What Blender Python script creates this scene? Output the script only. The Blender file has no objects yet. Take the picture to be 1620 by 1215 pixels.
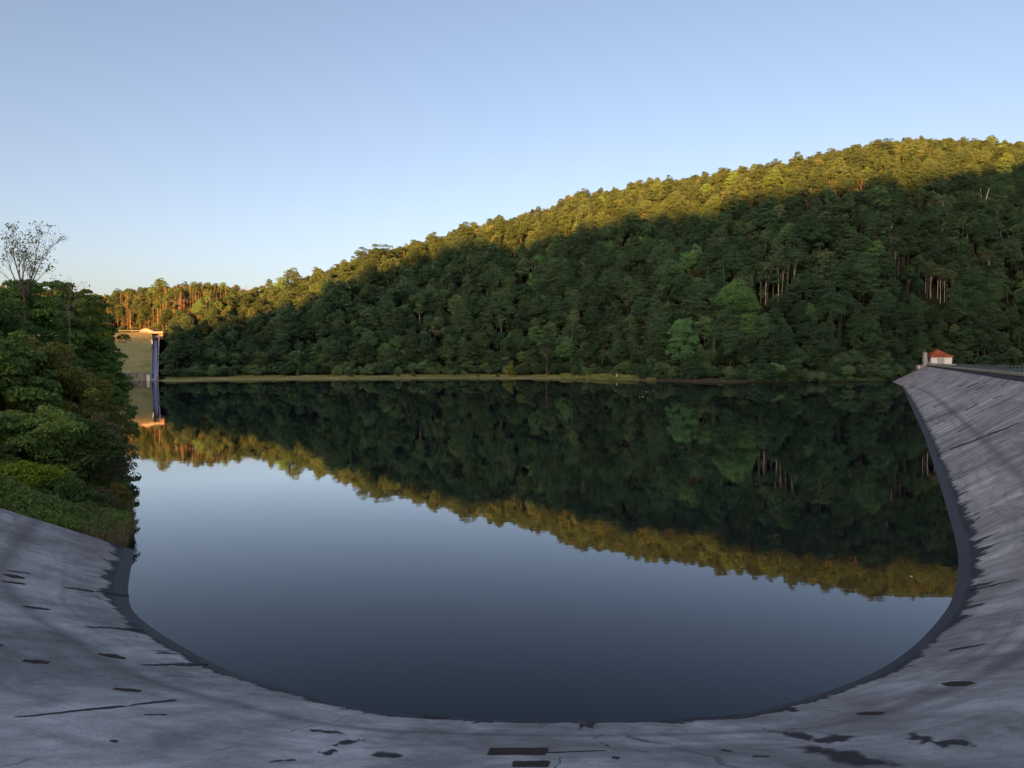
import bpy, math, random
import numpy as np
from mathutils import Vector, Matrix
from mathutils.bvhtree import BVHTree
R = math.radians
scene = bpy.context.scene

# ------------------------------------------------------------------ camera
H = 8.5                       # eye height over the water (water is z = 0)
F = 1123.0; CX = 810.0; YH = 572.0      # focal length, centre and horizon row, in photo pixels
cam_d = bpy.data.cameras.new("camera"); cam = bpy.data.objects.new("camera", cam_d)
scene.collection.objects.link(cam); scene.camera = cam
cam_d.sensor_width = 36; cam_d.lens = F / 1620 * 36
cam_d.clip_start = 0.1; cam_d.clip_end = 20000
cam.location = (0, 0, H)
PITCH = math.atan((607.5 - YH) / F)
cam.rotation_euler = (R(90) - PITCH, 0, 0)

# ------------------------------------------------------------------ sky, sun, exposure
SUN_EL, SUN_AZ = 6.5, -161.0            # azimuth from +Y towards +X: low sun behind the camera, to the left
w = bpy.data.worlds.new("World"); scene.world = w; w.use_nodes = True
nt = w.node_tree; nt.nodes.clear()
sky = nt.nodes.new("ShaderNodeTexSky"); sky.sky_type = 'NISHITA'; sky.sun_disc = False
sky.sun_elevation = R(SUN_EL); sky.sun_rotation = R(SUN_AZ); sky.altitude = 300
sky.air_density = 0.7; sky.dust_density = 4.0; sky.ozone_density = 0.4
bg = nt.nodes.new("ShaderNodeBackground"); bg.inputs[1].default_value = 0.053
wo = nt.nodes.new("ShaderNodeOutputWorld")
wb = nt.nodes.new("ShaderNodeMix"); wb.data_type = 'RGBA'; wb.blend_type = 'MULTIPLY'; wb.inputs[0].default_value = 1
wb.inputs[7].default_value = (1.24, 1.14, 1.20, 1)       # white balance of the sky
nt.links.new(sky.outputs[0], wb.inputs[6]); nt.links.new(wb.outputs[2], bg.inputs[0]); nt.links.new(bg.outputs[0], wo.inputs[0])
sun_d = bpy.data.lights.new("sun", 'SUN'); sun = bpy.data.objects.new("sun", sun_d)
scene.collection.objects.link(sun)
sun_d.energy = 5.0; sun_d.angle = R(0.5); sun_d.color = (1.0, 0.33, 0.05)
sdir = Vector((math.sin(R(SUN_AZ)) * math.cos(R(SUN_EL)), math.cos(R(SUN_AZ)) * math.cos(R(SUN_EL)), math.sin(R(SUN_EL))))
sun.rotation_euler = sdir.to_track_quat('Z', 'Y').to_euler()
vs = scene.view_settings
vs.view_transform = 'Standard'; vs.look = 'None'; vs.gamma = 1; vs.exposure = 2.5
scene.cycles.max_bounces = 6; scene.cycles.diffuse_bounces = 3; scene.cycles.glossy_bounces = 3
scene.cycles.transmission_bounces = 3; scene.cycles.transparent_max_bounces = 4
scene.cycles.caustics_reflective = False; scene.cycles.caustics_refractive = False

# ------------------------------------------------------------------ helpers
COL = scene.collection
def tag(o, label=None, cat=None, group=None, kind=None):
    for k, v in (("label", label), ("category", cat), ("group", group), ("kind", kind)):
        if v: o[k] = v
    return o
def link(name, data, parent=None, loc=(0, 0, 0), rz=0, scl=1):
    o = bpy.data.objects.new(name, data); COL.objects.link(o)
    o.parent = parent; o.location = loc; o.rotation_euler = (0, 0, rz)
    o.scale = (scl, scl, scl) if not hasattr(scl, '__len__') else scl
    return o
def np_mesh(name, V, Fq, mats, smooth=False, midx=None):
    """V (n,3) float, Fq (m,k) int: all faces with k corners"""
    V = np.asarray(V, dtype=np.float32); Fq = np.asarray(Fq, dtype=np.int32)
    me = bpy.data.meshes.new(name); n, k = Fq.shape
    me.vertices.add(len(V)); me.vertices.foreach_set("co", V.ravel())
    me.loops.add(n * k); me.loops.foreach_set("vertex_index", Fq.ravel())
    me.polygons.add(n); me.polygons.foreach_set("loop_start", np.arange(0, n * k, k, dtype=np.int32))
    me.polygons.foreach_set("use_smooth", np.full(n, smooth))
    for m in (mats if isinstance(mats, (list, tuple)) else [mats]): me.materials.append(m)
    if midx is not None: me.polygons.foreach_set("material_index", np.asarray(midx, dtype=np.int32))
    me.update(calc_edges=True); me.validate()
    return me
class MB:
    """collects polygons and links them as ONE mesh"""
    def __init__(s): s.v = []; s.f = []
    def poly(s, pts, faces):
        b = len(s.v); s.v += [tuple(p) for p in pts]; s.f += [tuple(b + i for i in f) for f in faces]
    def box(s, c, d, rz=0, taper=1.0):
        cx, cy, cz = c; hx, hy, hz = d[0] / 2, d[1] / 2, d[2] / 2; ca, sa = math.cos(rz), math.sin(rz); P = []
        for z, t in ((-hz, 1), (hz, taper)):
            for x, y in ((-hx, -hy), (hx, -hy), (hx, hy), (-hx, hy)):
                x *= t; y *= t
                P.append((cx + x * ca - y * sa, cy + x * sa + y * ca, cz + z))
        s.poly(P, [(3, 2, 1, 0), (4, 5, 6, 7), (0, 1, 5, 4), (1, 2, 6, 5), (2, 3, 7, 6), (3, 0, 4, 7)])
    def tube(s, p0, p1, r0, r1=None, n=6):
        r1 = r0 if r1 is None else r1
        p0 = Vector(p0); p1 = Vector(p1); d = (p1 - p0)
        if d.length < 1e-6: return
        d.normalize(); a = d.orthogonal().normalized(); b = d.cross(a); P = []
        for p, r in ((p0, r0), (p1, r1)):
            for i in range(n):
                t = 2 * math.pi * i / n; P.append(p + a * (r * math.cos(t)) + b * (r * math.sin(t)))
        s.poly(P, [(i, (i + 1) % n, n + (i + 1) % n, n + i) for i in range(n)] + [tuple(range(n))[::-1], tuple(range(n, 2 * n))])
    def path(s, pts, rad, n=6):
        for i in range(len(pts) - 1): s.tube(pts[i], pts[i + 1], rad[i], rad[i + 1], n)
    def mesh(s, name, mat, smooth=False):
        me = bpy.data.meshes.new(name); me.from_pydata(s.v, [], s.f); me.update()
        me.materials.append(mat)
        if smooth: me.polygons.foreach_set("use_smooth", [True] * len(me.polygons))
        return me
    def build(s, name, mat, parent=None, smooth=False, **k):
        return link(name, s.mesh(name, mat, smooth), parent, **k)
def ray(px, py):
    """world direction through a photo pixel, scaled so that Y is about one"""
    x = (px - CX) / F; y = -(py - 607.5) / F
    c, s_ = math.cos(-PITCH), math.sin(-PITCH)
    return Vector((x, c - y * s_ * 1.0, s_ + y * c))
def on_water(px, py, z=0.0):
    d = ray(px, py); t = (z - H) / d.z
    return Vector((d.x * t, d.y * t, z))
def at_depth(px, py, Y):
    d = ray(px, py); t = Y / d.y
    return Vector((d.x * t, Y, H + d.z * t))

# ---- material helpers
def new_mat(name):
    m = bpy.data.materials.new(name); m.use_nodes = True; t = m.node_tree
    t.nodes["Principled BSDF"].inputs["Specular IOR Level"].default_value = 0.06
    return m, t, t.nodes["Principled BSDF"]
def nd(t, typ, **k):
    n = t.nodes.new(typ)
    for a, b in k.items(): setattr(n, a, b)
    return n
def noise(t, vec, scale, detail=4, rough=0.55, dim='3D'):
    n = nd(t, "ShaderNodeTexNoise"); n.noise_dimensions = dim
    n.inputs["Scale"].default_value = scale; n.inputs["Detail"].default_value = detail; n.inputs["Roughness"].default_value = rough
    if vec is not None: t.links.new(vec, n.inputs["Vector"])
    return n.outputs["Fac"]
def ramp(t, fac, stops):
    r = nd(t, "ShaderNodeValToRGB"); e = r.color_ramp.elements
    while len(e) < len(stops): e.new(0.5)
    for i, (p, c) in enumerate(stops):
        e[i].position = p; e[i].color = (c, c, c, 1) if not hasattr(c, '__len__') else (*c, 1)
    t.links.new(fac, r.inputs[0]); return r.outputs[0]
def mapping(t, vec, scale=(1, 1, 1), loc=(0, 0, 0)):
    m = nd(t, "ShaderNodeMapping"); m.inputs["Scale"].default_value = scale; m.inputs["Location"].default_value = loc
    t.links.new(vec, m.inputs["Vector"]); return m.outputs[0]
def mix(t, fac, a, b, mode='MIX'):
    m = nd(t, "ShaderNodeMix", data_type='RGBA', blend_type=mode)
    for s_, v in ((0, fac), (6, a), (7, b)):
        if isinstance(v, (int, float)): m.inputs[s_].default_value = v if s_ == 0 else (v, v, v, 1)
        elif isinstance(v, tuple): m.inputs[s_].default_value = (*v, 1)
        else: t.links.new(v, m.inputs[s_])
    return m.outputs[2]
def mth(t, op, a, b=0.0, c=None):
    m = nd(t, "ShaderNodeMath", operation=op)
    for i, v in enumerate((a, b) if c is None else (a, b, c)):
        if isinstance(v, (int, float)): m.inputs[i].default_value = v
        else: t.links.new(v, m.inputs[i])
    return m.outputs[0]
def bump(t, bsdf, h, strength, dist=0.05):
    b = nd(t, "ShaderNodeBump"); b.inputs["Strength"].default_value = strength; b.inputs["Distance"].default_value = dist
    t.links.new(h, b.inputs["Height"]); t.links.new(b.outputs[0], bsdf.inputs["Normal"])
def simple(name, col, rough=0.7, var=0.25, scale=2.0, metal=0.0, spec=0.08):
    m, t, b = new_mat(name); tc = nd(t, "ShaderNodeTexCoord").outputs["Object"]
    f = ramp(t, noise(t, tc, scale, 6), [(0.3, 1 - var), (0.7, 1 + var)])
    t.links.new(mix(t, 1.0, tuple(col), f, 'MULTIPLY'), b.inputs["Base Color"])
    b.inputs["Roughness"].default_value = rough; b.inputs["Metallic"].default_value = metal
    b.inputs["Specular IOR Level"].default_value = spec
    return m
def foliage(name, c0, c1, scale=0.35, transl=0.14, per_obj=0.24):
    m, t, b = new_mat(name); g = nd(t, "ShaderNodeNewGeometry"); oi = nd(t, "ShaderNodeObjectInfo")
    n1 = noise(t, g.outputs["Position"], scale, 4, 0.6)
    isl = g.outputs["Random Per Island"]
    f = mth(t, 'ADD', mth(t, 'MULTIPLY', isl, 0.45), mth(t, 'MULTIPLY', ramp(t, n1, [(0.3, 0.0), (0.7, 1.0)]), 0.55))
    c = mix(t, f, tuple(c0), tuple(c1))
    k = mth(t, 'ADD', mth(t, 'MULTIPLY', oi.outputs["Random"], 2 * per_obj), 1 - per_obj)
    hs = nd(t, "ShaderNodeHueSaturation"); hs.inputs["Saturation"].default_value = 1.0
    t.links.new(c, hs.inputs["Color"]); t.links.new(k, hs.inputs["Value"])
    t.links.new(mth(t, 'ADD', mth(t, 'MULTIPLY', mth(t, 'FRACT', mth(t, 'MULTIPLY', oi.outputs["Random"], 7.3)), 0.03), 0.492), hs.inputs["Hue"])
    t.links.new(hs.outputs[0], b.inputs["Base Color"])
    b.inputs["Roughness"].default_value = 0.6; b.inputs["Specular IOR Level"].default_value = 0.15
    tr = nd(t, "ShaderNodeBsdfTranslucent"); t.links.new(hs.outputs[0], tr.inputs[0])
    mx = nd(t, "ShaderNodeMixShader"); mx.inputs[0].default_value = transl
    t.links.new(b.outputs[0], mx.inputs[1]); t.links.new(tr.outputs[0], mx.inputs[2])
    t.links.new(mx.outputs[0], t.nodes["Material Output"].inputs[0])
    return m

# ------------------------------------------------------------------ terrain
# photo column, skyline row, depth of the ridge, depth of the shoreline, depth where the slope starts
TAB = np.array([
 (-3000, 430, 520, 340, 420), (-300, 445, 480, 330, 400), (0, 452, 470, 330, 400), (100, 456, 470, 320, 400), (150, 466, 480, 312, 395), (200, 459, 480, 309, 392),
 (246, 455, 480, 309, 385), (262, 453, 480, 309, 322), (280, 452, 480, 309, 330), (330, 447, 480, 315, 340), (390, 453, 490, 322, 352), (405, 461, 500, 325, 355),
 (440, 457, 505, 330, 360), (500, 438, 520, 336, 368), (600, 400, 545, 341, 370), (700, 370, 560, 352, 384), (740, 358, 570, 350, 385), (860, 330, 585, 346, 380),
 (900, 312, 590, 341, 372), (1000, 293, 600, 322, 345), (1060, 286, 612, 306, 318), (1100, 280, 620, 298, 306), (1200, 266, 640, 289, 296), (1300, 245, 660, 292, 298),
 (1400, 228, 690, 298, 304), (1440, 223, 700, 340, 362), (1540, 225, 710, 340, 378), (1620, 228, 720, 340, 375), (1900, 235, 740, 330, 365), (5000, 330, 900, 300, 345)], dtype=float)
TREE_H = 17.0
T_AZ = np.arctan((TAB[:, 0] - CX) / F); _c = 1 / np.cos(T_AZ)
T_RIDGE = TAB[:, 2] * _c; T_SHORE = TAB[:, 3] * _c; T_FOOT = TAB[:, 4] * _c
T_RIDGE[0] = 900; T_SHORE[0] = 500; T_FOOT[0] = 560; T_RIDGE[-1] = 1100; T_SHORE[-1] = 420; T_FOOT[-1] = 450
T_H = H + (YH - TAB[:, 1]) / F * TAB[:, 2] - np.where(TAB[:, 0] < 420, 11.0, np.where(TAB[:, 0] < 450, 17.5, TREE_H - 1.5))
T_H[0] = 70; T_H[-1] = 170
def smooth01(x): x = np.clip(x, 0, 1); return x * x * (3 - 2 * x)
def hash_noise(x, y, s, seed=0):
    """smooth value noise, numpy"""
    x = x / s + seed * 17.3; y = y / s - seed * 9.1
    xi = np.floor(x); yi = np.floor(y); fx = smooth01(x - xi); fy = smooth01(y - yi)
    def h(a, b):
        v = np.sin(a * 127.1 + b * 311.7 + seed * 74.7) * 43758.5453
        return v - np.floor(v)
    return (h(xi, yi) * (1 - fx) + h(xi + 1, yi) * fx) * (1 - fy) + (h(xi, yi + 1) * (1 - fx) + h(xi + 1, yi + 1) * fx) * fy
BANK_A = math.atan((200 - CX) / F)      # bearing of the left shore, seen from the dam
def terrain(X, Y):
    X = np.asarray(X, float); Y = np.asarray(Y, float)
    az = np.arctan2(X, Y); r = np.hypot(X, Y)
    rs = np.interp(az, T_AZ, T_SHORE) + 9 * (hash_noise(X, Y, 26, 3) - 0.5) + 4 * (hash_noise(X, Y, 8, 13) - 0.5); rf = np.interp(az, T_AZ, T_FOOT)
    rr = np.interp(az, T_AZ, T_RIDGE); hr = np.interp(az, T_AZ, T_H)
    u = (r - rf) / (rr - rf)
    zf = np.clip((r - rs) / np.maximum(rf - rs, 3), 0, 1) * 1.3
    zh = 1.3 + (hr - 1.3) * np.where(u < 0, 0, np.where(u < 1, 0.12 * np.sin(np.clip(u, 0, 1) * math.pi) + u, 1 - 0.12 * np.clip(u - 1, 0, 2.5)))
    zh += np.where(u > 0.05, (hash_noise(X, Y, 70, 1) - 0.5) * 14 * smooth01(u * 3) * smooth01((1 - u) * 4 + .2) + (hash_noise(X, Y, 22, 2) - 0.5) * 4 * smooth01(u * 3), 0)
    z = np.where(r < rs, np.maximum(-5, (r - rs) * 0.12), np.where(r < rf, zf, zh))
    # valley floor behind the dam
    k = 0.88 * X - 0.476 * Y
    z = np.where((k > 14) & (r < rf * 1.02), np.minimum(z, -4), z)
    z = np.where(Y < 8, np.where(r < 450, -4, np.minimum(z, 60)), z)
    # left bank
    d = r * np.sin(BANK_A - az) + 0.6 * (hash_noise(X, Y, 5, 5) - 0.5)
    d = np.where(az < -2.5, -99, d)
    s = (X + 17) * -0.44 + (Y - 32) * 0.9
    zb = np.where(d < 10, 0.5 * d - 0.4, 4.6 + 0.22 * (d - 10))
    zb = np.minimum(zb, 34) + 0.5 * (hash_noise(X, Y, 3, 6) - 0.5)
    zb = np.where(d < -6, -5, zb); zb = np.where(s > -0.3, zb, np.minimum(zb, -4) )
    z = np.where(r < 306 * 1.13, np.maximum(z, zb), z)
    return z

M_ground, t, b = new_mat("ground")
g = nd(t, "ShaderNodeNewGeometry").outputs["Position"]; sx = nd(t, "ShaderNodeSeparateXYZ"); t.links.new(g, sx.inputs[0])
floor_c = mix(t, noise(t, g, 0.6, 6, .7), (0.008, 0.013, 0.008), (0.024, 0.030, 0.016))
gn = ramp(t, noise(t, mapping(t, g, (0.02, 0.12, 0.3)), 1.0, 6, 0.65), [(0.42, (0.15, 0.19, 0.06)), (0.50, (0.26, 0.26, 0.11)), (0.6, (0.40, 0.35, 0.20))])
gn = mix(t, ramp(t, noise(t, g, 1.3, 5, .7), [(0.35, 0.0), (0.7, 0.6)]), gn, (0.16, 0.18, 0.07))
low = ramp(t, mth(t, 'MULTIPLY', sx.outputs[2], 0.5), [(0.0, 1.0), (0.6, 1.0), (0.85, 0.0)])
brown = ramp(t, mth(t, 'MULTIPLY', mth(t, 'ADD', sx.outputs[0], mth(t, 'MULTIPLY', noise(t, g, 0.08, 3), 20)), 0.01), [(0.66, 0.0), (0.74, 1.0)])
brown2 = ramp(t, mth(t, 'MULTIPLY', sx.outputs[0], 0.01), [(0.93, 0.0), (1.0, 1.0)])
gn = mix(t, brown, gn, (0.085, 0.072, 0.05))
gn = mix(t, brown2, gn, (0.035, 0.04, 0.022))
t.links.new(mix(t, low, floor_c, gn), b.inputs["Base Color"]); b.inputs["Roughness"].default_value = 0.95
bump(t, b, noise(t, g, 1.5, 6), 0.8, 0.5)

azs = np.linspace(-math.pi, math.pi, 1080, endpoint=False)
azs = np.unique(np.concatenate([azs, np.linspace(R(-45), R(45), 700), np.linspace(BANK_A - 0.06, BANK_A + 0.03, 60)]))
rads = np.concatenate([[3, 8], np.arange(14, 60, 1.0), np.arange(60, 280, 6), np.arange(280, 760, 4.0), np.geomspace(765, 9000, 34)])
A, Q = np.meshgrid(azs, rads, indexing='ij'); GX = Q * np.sin(A); GY = Q * np.cos(A)
GZ = terrain(GX, GY)
na, nr = A.shape
V = np.stack([GX, GY, GZ], -1).reshape(-1, 3)
ii, jj = np.meshgrid(np.arange(na), np.arange(nr - 1), indexing='ij'); i2 = (ii + 1) % na
Fq = np.stack([ii * nr + jj, ii * nr + jj + 1, i2 * nr + jj + 1, i2 * nr + jj], -1).reshape(-1, 4)
Fq = Fq[:, ::-1]
tag(link("ground", np_mesh("ground", V, Fq, M_ground, True)), kind="structure")

# the hill behind the camera: its ridge casts the evening shadow over the reservoir
BOUND = [(-200, 511), (180, 511), (256, 511), (275, 519), (330, 512), (400, 499), (470, 482), (540, 459), (620, 428), (700, 398), (780, 382), (850, 375), (930, 360), (1000, 341),
         (1060, 335), (1120, 330), (1170, 312), (1230, 305), (1320, 294), (1400, 284), (1500, 274), (1620, 262), (1800, 250)]
def canopy_hit(px, py):
    d = ray(px, py); Ys = np.arange(330, 800, 1.0); X = d.x / d.y * Ys; Z = H + d.z / d.y * Ys
    c = terrain(X, Ys) + 12; k = np.argmax(c > Z) if np.any(c > Z) else len(Ys) - 1
    return Vector((X[k], Ys[k], Z[k]))
RIDGE_Y = -1200.0
tanel = math.tan(R(SUN_EL)); hd = Vector((math.sin(R(SUN_AZ)), math.cos(R(SUN_AZ))))
rp = []
for px, py in BOUND:
    p = canopy_hit(px, py); tt = (RIDGE_Y - p.y) / hd.y
    rp.append((p.x + hd.x * tt, p.z + tanel * tt))
rp.sort(); RX = np.array([a for a, _ in rp]); RZ = np.array([b_ for _, b_ in rp])
xs = np.arange(RX[0] - 900, RX[-1] + 900, 5.0)
zr = np.interp(xs, RX, RZ) + 5 * (hash_noise(xs, xs * 0, 14, 8) - 0.5) + 5 * (hash_noise(xs, xs * 0, 5, 9) - 0.5)
zr *= smooth01((xs - xs[0]) / 500) * smooth01((xs[-1] - xs) / 500) * 0.999 + 0.001
ds = np.array([-500, -400, -250, -120, -50, -15, 0, 15, 60, 140, 260, 360])
pr = np.array([0, .12, .4, .72, .9, .985, 1, .98, .85, .6, .2, 0])
XX, DD = np.meshgrid(xs, ds, indexing='ij'); ZZ = zr[:, None] * pr[None, :] - 6
ZZ += np.where((pr > .05) & (pr < .95), 1, 0)[None, :] * (hash_noise(XX, DD, 30, 4) - .5) * 12
V = np.stack([XX, DD + RIDGE_Y, ZZ], -1).reshape(-1, 3); n1, n2 = XX.shape
ii, jj = np.meshgrid(np.arange(n1 - 1), np.arange(n2 - 1), indexing='ij')
Fq = np.stack([ii * n2 + jj, (ii + 1) * n2 + jj, (ii + 1) * n2 + jj + 1, ii * n2 + jj + 1], -1).reshape(-1, 4)
M_farhill = simple("wooded_hill", (0.035, 0.05, 0.018), 0.95, 0.5, 0.05)
tag(link("hill", np_mesh("hill", V, Fq, M_farhill, True)), kind="structure")

# ------------------------------------------------------------------ water
M_water = bpy.data.materials.new("water"); M_water.use_nodes = True; t = M_water.node_tree; t.nodes.clear()
g = nd(t, "ShaderNodeNewGeometry").outputs["Position"]
wv = mth(t, 'ADD', noise(t, mapping(t, g, (0.35, 0.8, 1)), 1.0, 3), mth(t, 'MULTIPLY', noise(t, mapping(t, g, (0.06, 0.09, 1)), 1.0, 2), 2.0))
bn = nd(t, "ShaderNodeBump"); bn.inputs["Strength"].default_value = 0.03; bn.inputs["Distance"].default_value = 0.06; t.links.new(wv, bn.inputs["Height"])
fr = nd(t, "ShaderNodeFresnel"); fr.inputs["IOR"].default_value = 1.33
fac = mth(t, 'MINIMUM', mth(t, 'MULTIPLY', mth(t, 'POWER', fr.outputs[0], 1.5), 2.6), 0.64)
gl = nd(t, "ShaderNodeBsdfGlossy"); gl.inputs["Roughness"].default_value = 0.02; gl.inputs[0].default_value = (0.96, 0.98, 1, 1); t.links.new(bn.outputs[0], gl.inputs["Normal"])
df = nd(t, "ShaderNodeBsdfDiffuse"); df.inputs[0].default_value = (0.004, 0.007, 0.014, 1)
mx = nd(t, "ShaderNodeMixShader"); t.links.new(fac, mx.inputs[0]); t.links.new(df.outputs[0], mx.inputs[1]); t.links.new(gl.outputs[0], mx.inputs[2])
t.links.new(mx.outputs[0], nd(t, "ShaderNodeOutputMaterial").inputs[0])
# ------------------------------------------------------------------ the dam: waterline W and crest edge C, joined by a straight slope
ZC = H - 1.9
Wp = [(213, 870), (203, 940), (230, 985), (350, 1055), (470, 1093), (600, 1125), (750, 1137), (900, 1140), (1070, 1137), (1170, 1130), (1280, 1103), (1380, 1065),
      (1450, 1018), (1500, 960), (1513, 920), (1516, 885), (1508, 840), (1485, 760), (1462, 690), (1440, 640), (1428, 612)]
W = [on_water(*p) for p in Wp]
dv = Vector((0.476, 0.88)); nv = Vector((0.88, -0.476))
def wing(k): p = nv * 13.0 + dv * k; return Vector((p.x, p.y, ZC))
C = [Vector((x, y, ZC)) for x, y in [(-28.5, 25), (-24.5, 17.5), (-19, 10.5), (-11.5, 4.2), (-7.5, 2.4), (-4, 1.7), (-1.5, 1.5), (1.2, 1.5), (4.5, 1.6), (7.5, 2.2), (11, 3.8), (14.8, 6.6), (18, 10.2)]]
C += [Vector((21.2, 14.6, ZC)), Vector((23.6, 18.4, ZC)), Vector((25.8, 22.2, ZC))]
C += [wing(p.x * dv.x + p.y * dv.y) for p in W[16:20]] + [wing(300.0)]
def crom(P, u):
    n = len(P); i = min(int(u), n - 2); f = u - i
    p0 = P[max(i - 1, 0)]; p1 = P[i]; p2 = P[i + 1]; p3 = P[min(i + 2, n - 1)]
    return 0.5 * ((2 * p1) + (p2 - p0) * f + (2 * p0 - 5 * p1 + 4 * p2 - p3) * f * f + (3 * p1 - p0 - 3 * p2 + p3) * f ** 3)
def lin(P, u):
    i = min(int(u), len(P) - 2); return P[i].lerp(P[i + 1], u - i)
def edge(P, u): return crom(P, u) if u < 16 else (lin(P, u) if u > 17 else crom(P, u).lerp(lin(P, u), u - 16))
NU = len(W) - 1; us = []
for i in range(NU): us += [i + k / 24 for k in range(24)]
us.append(NU)
TIPW = on_water(1411, 604); TIPC = Vector((*(nv * 13.0 + dv * 400), ZC))
rows = []; ulen = 0; prev = None
for u in us: rows.append((edge(W, u), edge(C, u)))
for k in range(1, 25): rows.append((W[-1].lerp(TIPW, k / 24), C[-1].lerp(TIPC, k / 24)))
ts = [-0.35, -0.15, -0.04] + [k / 30 for k in range(31)]
V = []; UV = []
for wpt, cpt in rows:
    if prev is not None: ulen += (wpt - prev).length
    prev = wpt; L = (cpt - wpt).length
    for tt in ts: V.append(wpt.lerp(cpt, tt)); UV.append((ulen, tt * L, L))
nr_, nt_ = len(rows), len(ts)
Fq = [(i * nt_ + j, (i + 1) * nt_ + j, (i + 1) * nt_ + j + 1, i * nt_ + j + 1) for i in range(nr_ - 1) for j in range(nt_ - 1)]
face_bvh = BVHTree.FromPolygons([tuple(v) for v in V], Fq)

M_asph, t, b = new_mat("weathered_asphalt")
uv = nd(t, "ShaderNodeUVMap", uv_map="uv").outputs[0]; su = nd(t, "ShaderNodeSeparateXYZ"); t.links.new(uv, su.inputs[0])
uvt = nd(t, "ShaderNodeUVMap", uv_map="top").outputs[0]; st = nd(t, "ShaderNodeSeparateXYZ"); t.links.new(uvt, st.inputs[0])
gp = nd(t, "ShaderNodeNewGeometry").outputs["Position"]
wn = nd(t, "ShaderNodeTexNoise"); wn.inputs["Scale"].default_value = 0.35; wn.inputs["Detail"].default_value = 3; t.links.new(uv, wn.inputs["Vector"])
wsub = nd(t, "ShaderNodeVectorMath", operation='MULTIPLY_ADD'); t.links.new(wn.outputs["Color"], wsub.inputs[0]); wsub.inputs[1].default_value = (1.6, 1.6, 0); t.links.new(uv, wsub.inputs[2])
uv0 = uv; uv = wsub.outputs[0]
streak = noise(t, mapping(t, uv, (0.55, 0.13, 1)), 1.0, 7, 0.62)           # drawn out up the slope
cloud = noise(t, mapping(t, uv, (0.22, 0.16, 1), (7, 3, 0)), 1.0, 6, 0.6)
fine = noise(t, mapping(t, gp, (1, 1, 1)), 26.0, 5, 0.75)
along = noise(t, mapping(t, uv, (0.05, 1.4, 1), (3, 11, 0)), 1.0, 5, 0.6)   # roller lanes along the dam
base = mix(t, ramp(t, streak, [(0.36, 0.0), (0.62, 1.0)]), (0.28, 0.27, 0.258), (0.60, 0.575, 0.55))
base = mix(t, ramp(t, cloud, [(0.38, 0.75), (0.56, 0.0)]), base, (0.22, 0.20, 0.198))
base = mix(t, ramp(t, along, [(0.36, 0.45), (0.5, 0.0)]), base, (0.22, 0.20, 0.195))
mid_ = noise(t, mapping(t, uv, (1.9, 1.0, 1), (1, 8, 0)), 1.0, 7, 0.7)
base = mix(t, 1.0, base, ramp(t, mid_, [(0.3, 0.70), (0.7, 1.22)]), 'MULTIPLY')
big = noise(t, mapping(t, uv, (0.07, 0.10, 1), (4, 4, 0)), 1.0, 3, 0.5)
base = mix(t, 1.0, base, ramp(t, big, [(0.3, 0.78), (0.7, 1.2)]), 'MULTIPLY')
base = mix(t, 1.0, base, ramp(t, fine, [(0.25, 0.6), (0.75, 1.35)]), 'MULTIPLY')
# dark wet streaks running down, and cracks across
st2 = ramp(t, noise(t, mapping(t, uv, (1.6, 0.07, 1), (31, 2, 0)), 1.0, 5, 0.6), [(0.62, 0.0), (0.67, 0.8)])
st3 = ramp(t, noise(t, mapping(t, uv, (0.25, 0.12, 1), (9, 9, 0)), 1.0, 3), [(0.45, 0.0), (0.6, 1.0)])
base = mix(t, mth(t, 'MULTIPLY', st2, st3), base, (0.022, 0.020, 0.024))
wob = noise(t, mapping(t, uv, (0.5, 0.5, 1)), 1.0, 4)
lane = mth(t, 'PINGPONG', mth(t, 'ADD', su.outputs[0], mth(t, 'MULTIPLY', wob, 0.5)), 2.1)
crk = ramp(t, lane, [(0.0, 1.0), (0.018, 0.0)])
crk = mth(t, 'MULTIPLY', crk, ramp(t, noise(t, mapping(t, uv, (0.3, 0.3, 1), (1, 5, 0)), 1.0, 3), [(0.5, 0.0), (0.56, 0.9)]))
base = mix(t, crk, base, (0.02, 0.018, 0.02))
# lane seam a few metres above the water
seam = mth(t, 'ABSOLUTE', mth(t, 'SUBTRACT', mth(t, 'ADD', su.outputs[1], mth(t, 'MULTIPLY', wob, 0.3)), 4.2))
base = mix(t, ramp(t, seam, [(0.0, 0.55), (0.16, 0.4), (0.5, 0.0)]), base, (0.11, 0.10, 0.096))
# drawn-down strip: smooth dark band with ragged fingers, pale silt above
fn = mth(t, 'MULTIPLY', noise(t, mapping(t, uv, (0.8, 0.12, 1), (5, 5, 0)), 1.0, 8, 0.8), 2.6)
fn2 = mth(t, 'MULTIPLY', ramp(t, noise(t, mapping(t, uv, (1.7, 0.3, 1), (8, 5, 0)), 1.0, 4, 0.6), [(0.56, 0.0), (0.8, 1.0)]), 1.9)
fing = mth(t, 'ADD', mth(t, 'ADD', fn, fn2), -0.80)
fing = mth(t, 'ADD', fing, mth(t, 'MULTIPLY', noise(t, mapping(t, uv, (0.12, 0.0, 1), (2, 0, 0)), 1.0, 2), 0.6))
rel = mth(t, 'SUBTRACT', su.outputs[1], fing)
silt = ramp(t, rel, [(0.0, 0.55), (1.3 / 2, 0.0)])
base = mix(t, mth(t, 'MULTIPLY', silt, noise(t, mapping(t, uv, (3, 3, 1)), 1.0, 5)), base, (0.36, 0.33, 0.25))
band = ramp(t, mth(t, 'ADD', rel, mth(t, 'MULTIPLY', mid_, 0.25)), [(0.1, 1.0), (0.22, 0.0)])
base = mix(t, band, base, mix(t, noise(t, mapping(t, uv, (2, 0.5, 1)), 1.0, 5), (0.022, 0.022, 0.027), (0.05, 0.052, 0.062)))
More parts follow.
